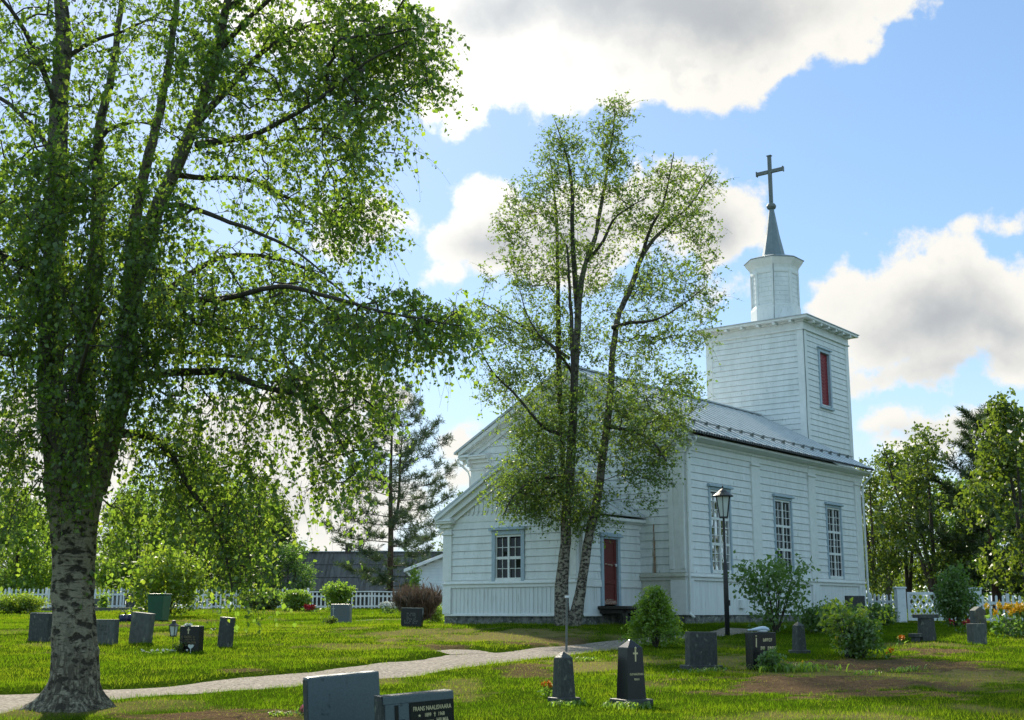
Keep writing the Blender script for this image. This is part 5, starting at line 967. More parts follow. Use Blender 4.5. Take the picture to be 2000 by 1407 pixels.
# foreground pair
st, w, H, d = stone("large blank blue-grey gravestone back in the foreground, dark narrow left edge", 598, 744, 1316, 1460, 27, .15, MT['grey'], roll=3.8, Y=12.5, bev=.018)
mb = MB(); mb.box(-w / 2 - .004, -w / 2 - .001, -d / 2 + .012, d / 2 - .012, -.1, H - .03); mb.build("side_face", MT['dgrey'], st)
st, w, H, d = stone("low black and grey gravestone in the foreground with gilt name panel and black cross", 735, 889, 1353, 1480, 27, .17, MT['dgrey'], roll=3.2, Y=11.6, bev=.008)
f = -d / 2; xp = -w / 2 + .37 * w
mb = MB(); mb.box(-w / 2 + .02, w / 2 - .004, f - .012, f + .01, H - .075, H - .006); mb.box(-w / 2 + .035, xp, f - .012, f + .01, -.1, H - .076); mb.build("polished_border", MT['grey'], st, bevel=.003, seg=1)
mb = MB(); mb.box(xp + .012, w / 2 - .006, f - .010, f + .01, -.1, H - .08); mb.build("name_panel", MT['black'], st)
cross_part(st, -w / 2 + .20 * w, H - .235, .30, .155, .036, f - .0125, MT['black'], .52)
xc = (xp + w / 2) / 2 + .004; y = f - .0105
text_part(st, "FRANS NAALISVAARA", .054, xc, H - .135, y, MT['gold'], sx=.70)
text_part(st, "1899", .046, xc - .045, H - .193, y, MT['gold'], sx=.72); text_part(st, "1968", .046, xc + .085, H - .193, y, MT['gold'], sx=.72)
mb = MB(); sx_ = xc - .125; zc = H - .193
mb.prism([(sx_ + (.015 if k % 2 == 0 else .0065) * math.sin(k * math.pi / 5), zc + (.015 if k % 2 == 0 else .0065) * math.cos(k * math.pi / 5)) for k in range(10)], 1, y - .001, y + .001); mb.build("birth_star", MT['gold'], st)
mb = MB(); dx = xc + .022; mb.box(dx - .003, dx + .003, y - .0012, y + .001, zc - .02, zc + .02); mb.box(dx - .011, dx - .003, y - .0012, y + .001, zc + .006, zc + .011); mb.box(dx + .003, dx + .011, y - .0012, y + .001, zc + .006, zc + .011); mb.build("death_dagger", MT['gold'], st)
text_part(st, "HANS MAKA", .040, xc - .07, H - .252, y, MT['gold'], sx=.72); text_part(st, "HILMA", .056, xc + .095, H - .247, y, MT['gold'], sx=.72)
text_part(st, "1901", .046, xc - .03, H - .31, y, MT['gold'], sx=.72)
mb = MB(); rn = random.Random(4)                               # rough-hewn left end
for k in range(26): a, b = rn.uniform(-d / 2 + .02, d / 2 - .02), rn.uniform(.05, H - .1); r = rn.uniform(.012, .03); mb.lathe([(r, 0), (r * .7, .008), (.002, .012)], 5, (0, 0, 0), rn.random() * 6)
# right-hand group
def obelisk_plinth(st, w, h=.07, e=.05, m='dgrey'):
    mb = MB(); mb.box(-w / 2 - e, w / 2 + e, -w / 2 - e, w / 2 + e, -.15, h); mb.build("plinth", MT[m], st, bevel=.015)
st, w, H, d = stone("short rough dark obelisk gravestone with orange marigolds at its foot", 1077, 1126, 1276, 1370, 30, .2, MT['dgrey'], 'obelisk', taper=.24, lean=-1, bev=.01); obelisk_plinth(st, w, .05, .04)
st, w, H, d = stone("taller black obelisk gravestone with small gilt cross and two gilt lines", 1203, 1263, 1253, 1376, 28, .2, MT['black'], 'obelisk', taper=.22, bev=.006); obelisk_plinth(st, w, .07, .06)
hw = w / 2
def tap(z): return -(hw * (1 - .22 * z / (H * .88))) - .004
mb = MB(); zc = H * .76; y = tap(zc + .06) - .001
mb.box(-.010, .010, y, y + .02, zc - .09, zc + .085); mb.lathe([(.001, -.02), (.016, 0), (.001, .02)], 8, (0, y, zc + .09)); mb.box(-.036, -.0101, y, y + .02, zc + .015, zc + .036); mb.box(.0101, .036, y, y + .02, zc + .015, zc + .036); mb.build("cross", MT['gold'], st)
t = text_part(st, "OLOF NAALISVAARA", .040, 0, H * .47, tap(H * .47) - .003, MT['gold'], sx=.55); t = text_part(st, "PEHR N", .036, 0, H * .39, tap(H * .39) - .003, MT['gold'], sx=.65)
st, w, H, d = stone("broad plain dark gravestone on a low base left of the one with the blue-white ornament", 1337, 1403, 1236, 1306, 25, .17, MT['dgrey'], taper=.03, base=(.07, .06), roll=-1)
st, w, H, d = stone("black gravestone with three gilt lines, a small gilt dove and a blue-white ornament on top", 1456, 1519, 1237, 1309, 30, .20, MT['black'], roll=-.5)
cut_rows(st, [(w * .16, H * .80, w * .44, .055), (w * .14, H * .58, w * .62, .06), (w * .2, H * .40, w * .36, .055)], -d / 2 - .001, MT['gold'], 5)
mb = MB(); mb.lathe([(.001, -.012), (.02, 0), (.001, .016)], 8, (-w * .36, -d / 2 - .004, H * .90)); mb.hexa([(-w * .36 - .012, -d / 2 - .004, H * .62), (-w * .36 + .01, -d / 2 - .004, H * .6), (-w * .36 + .01, -d / 2, H * .6), (-w * .36 - .012, -d / 2, H * .62), (-w * .36 - .004, -d / 2 - .004, H * .86), (-w * .36 + .018, -d / 2 - .004, H * .84), (-w * .36 + .018, -d / 2, H * .84), (-w * .36 - .004, -d / 2, H * .86)]); mb.build("dove_relief", MT['gold'], st)
# ornament on it
o = thing("bird_ornament", "pale blue-white bird-shaped ornament lying on top of a black gravestone", "ornament", tuple(Vector(st.location) + Vector((0.0, 0, H))), R(10))
mb = MB(); pr = [(-.23, .010, .016), (-.17, .018, .022), (-.10, .034, .036), (-.03, .055, .052), (.04, .066, .060), (.10, .062, .056), (.145, .045, .040), (.17, .02, .014)]
mb.rings([[(x, r * math.cos(t), .03 + h * .5 + h * .75 * math.sin(t)) for t in np.arange(12) * math.pi / 6] for x, r, h in pr]); mb.build("body", MT['bird'], o, True)
mb = MB(); mb.rings([[(x, r * math.cos(t), .025 + r * .5 * math.sin(t)) for t in np.arange(10) * math.pi / 5] for x, r in [(-.06, .02), (0, .055), (.08, .06), (.13, .03)]]); mb.build("foot", MT['whitep'], o, True)
st, w, H, d = stone("dark slim obelisk gravestone right of the black stone with the ornament", 1547, 1576, 1216, 1276, 28, .2, MT['dgrey'], 'obelisk', taper=.24, bev=.008); obelisk_plinth(st, w, .06, .05)
st, w, H, d = stone("dark narrow gravestone half hidden in the yellow-leaved bush", 1650, 1674, 1226, 1284, 25, .14, MT['black'])
st, w, H, d = stone("dark grey pedestal gravestone with a wide flat cap at the right", 1784, 1838, 1201, 1252, 25, .26, MT['dgrey'], 'pedestal', bev=.006)
st, w, H, d = stone("very small capped stone beside the pedestal gravestone", 1776, 1802, 1238, 1254, 25, .22, MT['dgrey'], 'pedestal', bev=.006)
st, w, H, d = stone("tall grey gable-topped gravestone by the right picket fence", 1896, 1929, 1186, 1240, 25, .2, MT['mgrey'], 'gable', taper=.05)
st, w, H, d = stone("small lichen-grey gravestone with pale top in front of the gable-topped one", 1890, 1928, 1219, 1258, 24, .22, MT['mgrey'], taper=.02)
st, w, H, d = stone("dark low gravestone behind the yellow flowers at the right edge", 1963, 1982, 1210, 1240, 20, .15, MT['dgrey'])
st, w, H, d = stone("dark green-black gravestone among bushes by the church's far corner", 1651, 1692, 1164, 1207, 20, .18, MT['dgrey'], Y=40)
# left-hand group
st, w, H, d = stone("dark gravestone with two pale sheets on top, left of the old birch trunk", 53, 103, 1199, 1253, -24, .17, MT['dgrey'])
cut_rows(st, [(0, H * .7, w * .6, .05), (0, H * .55, w * .5, .05), (0, H * .4, w * .55, .05)], -d / 2 - .001, MT['mgrey'], 8)
mb = MB(); mb.box(-w * .46, -w * .18, -d * .4, d * .4, H + .001, H + .014); mb.box(w * .05, w * .42, -d * .3, d * .45, H + .001, H + .016); mb.build("pale_cover", MT['pale'], st)
st, w, H, d = stone("light grey weathered gravestone partly behind the old birch trunk", 178, 232, 1211, 1259, -22, .16, MT['mgrey'])
cut_rows(st, [(0, H * .72, w * .5, .05), (0, H * .58, w * .4, .05), (0, H * .42, w * .42, .06)], -d / 2 - .001, MT['dgrey'], 9)
st, w, H, d = stone("grey gravestone leaning to the right just right of the old birch trunk", 250, 297, 1198, 1256, -20, .18, MT['mgrey'], roll=-5)
st, w, H, d = stone("black gravestone with gilt lines and white flowers on top, beside the grave lantern", 349, 397, 1224, 1273, -22, .18, MT['black'])
cross_part(st, -.02, H * .82, .13, .07, .022, -d / 2 - .0005, MT['gold'], .62); cut_rows(st, [(-.01, H * .58, w * .72, .042), (-.01, H * .47, w * .68, .03), (-.01, H * .36, w * .74, .04), (-.01, H * .25, w * .7, .03)], -d / 2 - .001, MT['dgold'], 12)
black_l = (st, w, H, d)
st, w, H, d = stone("narrow dark gravestone leaning slightly right, right of the grave lantern", 424, 454, 1207, 1264, -18, .16, MT['dgrey'], roll=-4)
st, w, H, d = stone("grey gravestone with pale cross and four lines of text in mid lawn", 645, 687, 1181, 1217, -16, .19, MT['grey'])
cross_part(st, -w * .36, H * .68, .30, .12, .022, -d / 2 - .0005, MT['pale'], .66); cut_rows(st, [(w * .08, H * (.86 - .115 * k), w * (.35 if k == 0 else .5), .042) for k in range(6)], -d / 2 - .001, MT['faint'], 13)
st, w, H, d = stone("black gravestone with pale top edge before the brown dry bush", 783, 826, 1189, 1224, -12, .17, MT['black'], roll=-1, taper=-.04)
cut_rows(st, [(0, H * (.72 - .105 * k), w * (.45 if k < 4 else .66), .042) for k in range(6)], -d / 2 - .001, MT['faint'], 14)
mb = MB(); mb.box(-w * .5, w * .5, -d / 2, d / 2, H + .001, H + .012); mb.build("top_edge", MT['pale'], st)
st, w, H, d = stone("low black arched gravestone beside the tall capped monument", 701, 731, 1163, 1187, -14, .2, MT['black'], 'arch'); cut_rows(st, [(0, H * .6, w * .55, .06), (0, H * .45, w * .6, .05), (0, H * .3, w * .5, .05)], -d / 2 - .001, MT['dgold'], 15)
st, w, H, d = stone("large grey monument with roof-shaped cap near the rear fence", 725, 757, 1152, 1187, -18, .55, MT['mgrey'], 'hip')
st, w, H, d = stone("light grey gravestone with crimson flowers in front near the rear fence", 607, 632, 1157, 1186, 0, .18, MT['mgrey']); cut_rows(st, [(0, H * .72, w * .3, .05), (0, H * .5, w * .5, .05), (0, H * .35, w * .5, .05)], -d / 2 - .001, MT['faint'], 16)
st, w, H, d = stone("dark wide gravestone with roof-shaped cap behind the kerb, right of the old birch", 206, 246, 1155, 1190, -10, .5, MT['mgrey'], 'hip')
st, w, H, d = stone("dark square gravestone between the capped monument and the green bin", 246, 272, 1160, 1191, -10, .3, MT['dgrey'])
st, w, H, d = stone("small grey gravestone close to the old birch trunk by the kerb", 181, 194, 1170, 1191, -10, .2, MT['mgrey'])

# ------------------------------------------------------------------ lamps, bins, small things
def gpos(px, py): p = hit(px, py); return p, (p[1] * math.cos(PITCH) + p[2] * math.sin(PITCH)) / F_PX
p, s = gpos(1421, 1241)
lp = thing("street_lamp", "black lamp post with tapered milky lantern in front of the church wall", "street lamp", tuple(p))
mb = MB(); mb.lathe([(.062, -.1), (.062, 1.0), (.056, 1.5), (.05, 1.52), (.034, 1.56), (.032, 2.4), (.028, 2.42), (.028, 2.52)], 14); mb.build("pole", MT['darkm'], lp, True)
mb = MB(); mb.box(.05, .09, -.045, .045, .62, .74); mb.build("hatch", MT['darkm'], lp, bevel=.006)
mb = MB(); mb.lathe([(.095, 2.53), (.105, 2.53), (.185, 2.96), (.175, 2.96)], 6, (0, 0, 0), .3); mb.build("lamp_glass", MT['lampglass'], lp)
mb = MB()
for i in range(6): a = .3 + i * math.pi / 3; mb.bar((.112 * math.cos(a), .112 * math.sin(a), 2.52), (.192 * math.cos(a), .192 * math.sin(a), 2.97), .02, .02)
mb.lathe([(.12, 2.50), (.12, 2.535), (.06, 2.535)], 6, (0, 0, 0), .3); mb.build("lantern_frame", MT['darkm'], lp)
mb = MB(); mb.lathe([(.265, 2.97), (.27, 2.985), (.14, 3.06), (.10, 3.10), (.05, 3.13), (.012, 3.15), (.022, 3.18), (.012, 3.21), (.001, 3.22)], 12); mb.build("lamp_roof", MT['darkm'], lp, False)
lp.scale = (1, 1, (1241 - 950) * s / 3.2)
# grave lantern on a spike
p, s = gpos(337, 1271); gl = thing("grave_lantern", "small black grave lantern on a thin spike left of the black gravestone", "lantern", tuple(p))
mb = MB(); mb.tube([(0, 0, -.1), (0, 0, .29)], .009, 6); mb.build("spike", MT['darkm'], gl)
mb = MB(); mb.lathe([(.055, .31), (.09, .50), (.08, .50)], 4, (0, 0, 0), .5); mb.build("glass", MT['lampglass'], gl)
mb = MB()
for i in range(4): a = .5 + i * math.pi / 2; mb.bar((.06 * math.cos(a), .06 * math.sin(a), .30), (.095 * math.cos(a), .095 * math.sin(a), .505), .014, .014)
mb.lathe([(.065, .285), (.065, .31), (.02, .31)], 4, (0, 0, 0), .5); mb.lathe([(.115, .505), (.115, .515), (.045, .565), (.04, .60), (.05, .605), (.05, .615), (.01, .63)], 4, (0, 0, 0), .5); mb.build("frame", MT['darkm'], gl)
# stake with a white reflector top
p, s = gpos(1106, 1268); sk = thing("stake", "thin grey stake with white top at the path edge before the slender birch", "stake", tuple(p))
mb = MB(); mb.bar((0, 0, -.15), (.02, 0, 98 * s), .045, .03, (0, 1, 0)); mb.build("post", MT['stake'], sk); mb = MB(); mb.box(-.02, .07, -.03, .03, 98 * s, 98 * s + .05); mb.build("top", MT['whitep'], sk, bevel=.008)
# green bin
p, s = gpos(309, 1213); bn = thing("waste_bin", "tall green plastic bin under the yellow-green bush", "bin", tuple(p), R(-12)); q = 34 * s / 2; h = 49 * s
mb = MB(); mb.rings([[(-q * .85, -q * .85, 0), (q * .85, -q * .85, 0), (q * .85, q * .85, 0), (-q * .85, q * .85, 0)], [(-q, -q, h), (q, -q, h), (q, q, h), (-q, q, h)]]); mb.build("body", MT['bin'], bn, bevel=.04, seg=3)
mb = MB(); mb.box(-q * 1.05, q * 1.05, -q * 1.08, q * 1.05, h + .002, h + .06); mb.build("lid", MT['bin'], bn, bevel=.02)
# watering cans
for px, lab, dy in ((240, "dark blue watering can, left of the pair behind the leaning grey gravestone", 0), (253, "dark blue watering can, right of the pair and closer to the leaning grey gravestone", .4)):
    p = at(px, 1216, 44 + dy); p[2] = float(base_h(p[0], p[1])); wc = thing("watering_can", lab, "watering can", tuple(p), .6, "watering cans by the leaning gravestone")
    mb = MB(); mb.lathe([(.11, 0), (.135, .05), (.14, .2), (.11, .25), (.09, .255)], 14); mb.build("body", MT['bluep'], wc, True)
    mb = MB(); mb.tube([(.12, 0, .06), (.22, 0, .16), (.30, 0, .30)], [.03, .02, .014], 8); mb.lathe([(.014, 0), (.04, .02), (.04, .03)], 10, (.30, 0, .30)); mb.build("spout", MT['bluep'], wc, True)
    mb = MB(); mb.tube([(.08, 0, .25), (.04, 0, .36), (-.06, 0, .38), (-.15, 0, .30), (-.13, 0, .12)], .016, 8); mb.build("handle", MT['bluep'], wc, True)
# kerb
a, b = at(-40, 1193, 60.5), at(292, 1193, 60.5)
kb = MB(); za = float(base_h(a[0], a[1])); kb.bar((a[0], a[1], za + .03), (b[0], b[1], za + .03), .25, .30)
tag(kb.build("stone_kerb", MT['mgrey'], bevel=.02), "low long grey stone kerb before the left picket fence", "kerb")

# ------------------------------------------------------------------ fences, gate
def fence(label, A, B, h, gap, pw, bays, cap=False, name="picket_fence"):
    A, B = np.array(A, float), np.array(B, float); Ln = np.linalg.norm(B - A); ang = math.atan2(B[1] - A[1], B[0] - A[0]); z0 = float(base_h(A[0], A[1]))
    r = thing(name, label, "fence", (A[0], A[1], z0), ang); rn = random.Random(int(Ln * 10)); k = 0
    gz = lambda x: float(base_h(A[0] + (B[0] - A[0]) * x / Ln, A[1] + (B[1] - A[1]) * x / Ln)) - z0
    for i in range(bays + 1):
        x = Ln * i / bays; mb = MB(); g = gz(x); mb.box(x - .05, x + .05, .024, .11, g - .2, g + h + (.05 if not cap else -.02)); mb.build("post", MT['fence'], r, bevel=.008)
    for i in range(bays):
        xa, xb = Ln * i / bays + .05, Ln * (i + 1) / bays - .05; mb = MB(); ga, gb = gz(xa), gz(xb)
        for zf, t in ((h * .72, .045), (h * .16, .045)): mb.hexa([(xa - .05, 0, ga + zf - t), (xb + .05, 0, gb + zf - t), (xb + .05, .022, gb + zf - t), (xa - .05, .022, ga + zf - t), (xa - .05, 0, ga + zf + t), (xb + .05, 0, gb + zf + t), (xb + .05, .022, gb + zf + t), (xa - .05, .022, ga + zf + t)])
        if cap: mb.hexa([(xa - .05, -.05, ga + h - .06), (xb + .05, -.05, gb + h - .06), (xb + .05, .06, gb + h - .06), (xa - .05, .06, ga + h - .06), (xa - .05, -.05, ga + h), (xb + .05, -.05, gb + h), (xb + .05, .06, gb + h), (xa - .05, .06, ga + h)])
        n = max(1, int((xb - xa) / gap)); 
        for j in range(n):
            x = xa + (j + .5) * (xb - xa) / n; g = gz(x) + .06; t = rn.uniform(-.004, .004); hh = g - .06 + h * (1 if not cap else .93) + rn.uniform(-.012, .012)
            mb.prism([(x - pw / 2 + t, g), (x + pw / 2 + t, g), (x + pw / 2, hh - pw * .6), (x, hh), (x - pw / 2, hh - pw * .6)], 1, -.024, -.002)
        mb.build("picket_panel", MT['fence'], r)
    return r
def xy(px, Y): q = at(px, 1200, Y); return (q[0], q[1])
fence("white picket fence behind the lawn at the far left, passing behind the old birch", xy(-60, 66.5), xy(600, 66.5), 1.05, .226, .085, 9)
fence("white rear fence with a flat cap rail, behind the capped monument and dry bush", xy(604, 65.5), xy(905, 66.5), .92, .2, .08, 5, True)
E1, E2, E3, E4 = xy(1697, 44.5), xy(1757, 43.2), xy(1912, 42.6), xy(2090, 42.2)
fence("short white picket fence between church corner and lattice gate", E1, E2, .95, .185, .075, 1); fence("white picket fence right of the lattice gate at the right edge", E3, E4, .95, .185, .075, 3)
for px, Y, lab in ((1760, 43.1, "thick white square gate post left of the lattice gate"), (1908, 42.6, "thick white square gate post right of the lattice gate, behind the bush")):
    q = at(px, 1200, Y); z = float(base_h(q[0], Y)); o = thing("gate_post", lab, "gate post", (q[0], Y, z), .05, "gate posts of the lattice gate"); mb = MB(); mb.box(-.15, .15, -.15, .15, -.2, 1.12); mb.build("shaft", MT['fence'], o, bevel=.012); mb = MB(); mb.box(-.18, .18, -.18, .18, 1.121, 1.18); mb.build("cap", MT['fence'], o, bevel=.01)
A, B = np.array(xy(1773, 43.0)), np.array(xy(1898, 42.7)); Ln = np.linalg.norm(B - A); z = float(base_h(*A)); gt = thing("lattice_gate", "white wooden gate with diagonal lattice between two thick posts", "gate", (A[0], A[1], z), math.atan2(B[1] - A[1], B[0] - A[0]))
mb = MB()
for i in range(2):
    a, b = Ln * i / 2 + .01, Ln * (i + 1) / 2 - .01; mb.box(a, a + .09, -.03, .03, .06, 1.0); mb.box(b - .09, b, -.03, .03, .06, 1.0); mb.box(a + .09, b - .09, -.028, .028, .91, 1.0); mb.box(a + .09, b - .09, -.028, .028, .06, .15)
mb.build("frame", MT['fence'], gt, bevel=.005, seg=1)
for i in range(2):
    a, b = Ln * i / 2 + .1, Ln * (i + 1) / 2 - .1; mb = MB(); x = a - .74
    while x < b:
        for sgn in (0, 1):
            p0, p1 = (x, .16), (x + .74 * .62, .90)
            t0, t1 = max(0, (a - p0[0]) / (p1[0] - p0[0])), min(1, (b - p0[0]) / (p1[0] - p0[0]))
            if t1 - t0 > .05:
                za, zb = .16 + .74 * t0, .16 + .74 * t1; xa, xb = x + .459 * t0, x + .459 * t1
                if sgn: za, zb = 1.06 - za, 1.06 - zb
                mb.bar((xa, .012 * sgn - .006, za), (xb, .012 * sgn - .006, zb), .011, .045, (0.2, 0, 1))
        x += .19
    mb.build("lattice", MT['fence'], gt)

# ------------------------------------------------------------------ barn and shed behind the fence
yb = 84.0; L_, R_ = at(545, 1160, yb), at(905, 1160, yb); zr, ze = at(700, 1078, yb)[2], at(700, 1158, yb)[2]; zg = float(base_h(L_[0], yb))
bn = thing("barn", "long low grey-roofed building with a small chimney behind the pine", "building", (L_[0], yb, zg)); w = R_[0] - L_[0]; zr -= zg; ze -= zg
mb = MB(); mb.hexa([(0, -1.6, ze), (w, -1.6, ze), (w, 2.5, zr), (0, 2.5, zr), (0, -1.6, ze + .1), (w, -1.6, ze + .1), (w, 2.5, zr + .1), (0, 2.5, zr + .1)]); mb.hexa([(0, 2.5, zr), (w, 2.5, zr), (w, 6.6, ze), (0, 6.6, ze), (0, 2.5, zr + .1), (w, 2.5, zr + .1), (w, 6.6, ze + .1), (0, 6.6, ze + .1)])
rf = mb.build("roof", MT['barn'], bn); mb = MB(); mb.bar((0, 2.5, zr + .12), (w, 2.5, zr + .12), .3, .06); mb.build("ridge_strip", MT['metal'], rf)
rn = random.Random(3); mb = MB()
for k in range(14): x = rn.uniform(.2, w - .2); mb.bar((x, -1.6, ze + .115), (x, 2.4, zr + .095), .03, .02, (0, -.4, 1))
for q in (.33, .66): mb.bar((.1, -1.6 + 4.1 * q, ze + (zr - ze) * q + .115), (w - .1, -1.6 + 4.1 * q, ze + (zr - ze) * q + .115), .05, .02)
mb.build("roof_seams", MT['barnw'], rf)
mb = MB(); mb.box(.3, w - .3, -1.2, 6.2, -.3, ze); mb.build("wall", MT['barnw'], bn)
cx0 = at(671, 1078, yb)[0] - L_[0]; mb = MB(); mb.box(cx0 - .2, cx0 + .2, 2.3, 2.7, zr - .2, zr + .62); mb.box(cx0 - .24, cx0 + .24, 2.26, 2.74, zr + .621, zr + .70); mb.build("chimney", MT['brick'], rf)
ys = 68.6; P0, P1 = at(790, 1113, ys), at(900, 1070, ys); zg = float(base_h(P0[0], ys)); sh = thing("shed", "small pale blue-white building with a sloping white eave left of the vestry", "building", (P0[0], ys, zg))
sl = (P1[2] - P0[2]) / (P1[0] - P0[0]); z0 = P0[2] - zg; W2 = 5.6
mb = MB(); mb.hexa([(0, -.5, z0 - .16), (W2, -.5, z0 - .16 + sl * W2), (W2, 7, z0 - .16 + sl * W2), (0, 7, z0 - .16), (0, -.5, z0 + .02), (W2, -.5, z0 + .02 + sl * W2), (W2, 7, z0 + .02 + sl * W2), (0, 7, z0 + .02)]); mb.hexa([(W2, -.5, z0 - .16 + sl * W2), (2 * W2, -.5, z0 - .16), (2 * W2, 7, z0 - .16), (W2, 7, z0 - .16 + sl * W2), (W2, -.5, z0 + .02 + sl * W2), (2 * W2, -.5, z0 + .02), (2 * W2, 7, z0 + .02), (W2, 7, z0 + .02 + sl * W2)]); mb.build("roof", MT['fence'], sh, bevel=.02)
fmS = lambda u, d, z: (u, -d, z); mb = MB(fmS); siding(mb, .62, 2 * W2 - .62, -.1, z0 + sl * W2 - .2, .16, [], lambda z: (max(.62, (z - z0 + .16) / sl), min(2 * W2 - .62, 2 * W2 - (z - z0 + .16) / sl))); mb.build("wall", MT['shed'], sh)
mb = MB(); mb.box(.63, .75, .02, 6.5, -.2, z0 + .05); mb.box(2 * W2 - .75, 2 * W2 - .63, .02, 6.5, -.2, z0 + .05); mb.build("side_wall", MT['shed'], sh)
mb = MB(); mb.tube([(.16, -.3, z0 - .12), (.3, -.25, z0 - .3), (.56, -.1, z0 - .55), (.57, -.08, 0)], .05, 8); mb.build("drainpipe", MT['fence'], sh, True)

# ------------------------------------------------------------------ shrubs and flowers
def shrub(name, label, px0, px1, pyt, pyb, leaf, m, na, seed, lr=.62, Y=None, group=None, k=4, nl=5, shape='dome', stems=7, twl=.22, droop=.2, hang=.2, depth=.8, wide=.8, stem_m='bark', cat="shrub", tilt=0):
    rg = np.random.default_rng(seed); cxp = (px0 + px1) / 2
    if Y is None: p = hit(cxp, pyb)
    else: q = at(cxp, pyb, Y); p = np.array([q[0], Y, float(base_h(q[0], Y))])
    s = (p[1] * math.cos(PITCH) + p[2] * math.sin(PITCH)) / F_PX; W = (px1 - px0) * s; H = at(cxp, pyt, p[1])[2] - p[2]; twl = min(twl, H * .3)
    root = thing(name, label, cat, tuple(p), 0, group)
    v = unit(rg.normal(size=(na, 3))); lump = .72 + .5 * vnoise(v[:, 0] * 2.3 + 9, v[:, 2] * 2.3 + v[:, 1] * 1.7 + 9, seed); v = v * rg.random((na, 1)) ** .40 * lump[:, None]
    if shape == 'dome': A = np.stack([v[:, 0] * (W / 2 - twl * .6), v[:, 1] * W / 2 * depth, H * .5 + v[:, 2] * (H * .5 - twl * .3)], 1)
    elif shape == 'cone': t = rg.random(na) ** .7; r = (W / 2) * (1.05 - t) * wide * np.sqrt(rg.random(na)) + .03; a = rg.random(na) * 6.28; A = np.stack([r * np.cos(a), r * np.sin(a) * depth, H * (.05 + .93 * t)], 1)
    elif shape == 'vase': t = rg.random(na) ** .75; r = (W / 2) * (.25 + .75 * t) * np.sqrt(rg.random(na)); a = rg.random(na) * 6.28; A = np.stack([r * np.cos(a), r * np.sin(a) * depth, H * (.12 + .84 * t * (1 - .25 * (r / (W / 2)) ** 2))], 1)
    st = []
    for i in range(stems):
        a = i * 2.4; r = W * .30 * math.sqrt((i + .5) / stems); st.append(resample([(.03 * math.cos(a), .03 * math.sin(a), -.05), (r * .5 * math.cos(a), r * .5 * math.sin(a) * depth, H * .35), (r * math.cos(a), r * math.sin(a) * depth, H * .72)], [.010 + .008 * H, .008 + .004 * H, .004], .12))
    tb = grow(st, A, rg, arch=.02, up=.7, rtip=.0022, step=.15, expo=.36)
    tw, V, Fc, rn = twigs_leaves(A, rg, k, twl, droop, nl, leaf, leaf * lr, np.array([0, 0, H * .35]), .03, hang, .0016, tubes=False)
    V[:, 2] = np.maximum(V[:, 2], .0)
    tube_obj("stems", st + tb, MT[stem_m], root, 5); link("foliage", arr_mesh(V, Fc, rn, "foliage"), MT[m], root); return root, W, H, p, s
shrub("green_shrub", "bright green conical shrub at the path below the church corner", 1222, 1338, 1156, 1264, .06, 'brightleaf', 420, 101, shape='cone', stems=9, k=4, nl=6, twl=.2, wide=1.05)
shrub("garden_bush", "large-leaved bush right of the lamp post covering the middle church window foot", 1432, 1600, 1084, 1236, .12, 'midleaf', 150, 102, shape='vase', stems=9, k=3, nl=4, twl=.42, depth=.7)
shrub("low_bush", "low dark green bush at the church wall right of the big-leaved bush", 1560, 1690, 1176, 1240, .08, 'midleaf', 300, 103, stems=7, k=3, nl=5, depth=.6, Y=33.5)
r_, W, H, p, s = shrub("garden_bush", "leggy bush with yellow-tinged leaves around a narrow dark gravestone", 1598, 1732, 1172, 1284, .085, 'yellowleaf', 90, 104, shape='vase', stems=7, k=3, nl=4, twl=.2)
shrub("garden_bush", "denser mid-green bush growing in front of the yellow-tinged one", 1640, 1728, 1198, 1286, .07, 'midleaf', 150, 105, shape='dome', stems=6, k=3, nl=5, twl=.18)
shrub("gate_bush", "tall dark green bush in front of the lattice gate", 1822, 1915, 1108, 1226, .085, 'midleaf', 420, 106, shape='dome', stems=7, k=3, nl=5, twl=.28, Y=38)
shrub("low_bush", "small dark bush left of the short picket fence", 1692, 1752, 1178, 1224, .07, 'midleaf', 130, 107, Y=39)
shrub("dry_bush", "rounded brown dry bush left of the vestry", 768, 862, 1166, 1206, .24, 'drytwig', 620, 108, lr=.085, shape='vase', stems=26, k=4, nl=4, twl=.5, droop=-.4, hang=-1.4, depth=.9, Y=41)
shrub("low_bush", "small green bush at the vestry's left foot behind the dry bush", 826, 872, 1176, 1206, .07, 'brightleaf', 110, 109, Y=43)
shrub("yellow_green_bush", "large yellow-green bush beside the green bin under hanging birch branches", 228, 422, 1062, 1206, .15, 'yellowleaf', 430, 110, shape='dome', stems=9, k=3, nl=5, twl=.5, Y=52, depth=.7)
shrub("yellow_green_bush", "low golden-green spreading shrub before the left picket fence", -20, 88, 1160, 1208, .09, 'yellowleaf', 330, 111, shape='dome', stems=12, k=4, nl=5, twl=.4, droop=-.1, Y=57)
shrub("pale_green_shrub", "round pale green shrub left of the grey gravestone with crimson flowers", 545, 608, 1150, 1188, .10, 'brightleaf', 260, 112, shape='dome', stems=7, k=4, nl=5, Y=61)
shrub("pale_green_shrub", "upright pale green shrub right of the grey gravestone with crimson flowers", 630, 690, 1138, 1184, .11, 'brightleaf', 230, 113, shape='vase', stems=9, k=4, nl=5, Y=60, twl=.3)
shrub("low_bush", "dark green hedge-like bush below the hanging birch branches", 460, 560, 1150, 1192, .11, 'woodleaf', 320, 114, shape='dome', Y=63)
shrub("low_bush", "bush right of the small grey gravestone near the old birch", 192, 212, 1160, 1190, .09, 'brightleaf', 60, 115, Y=61)
shrub("leafy_sapling", "small young leafy shoot before the shed wall", 796, 826, 1098, 1150, .10, 'brightleaf', 60, 116, shape='dome', Y=64)
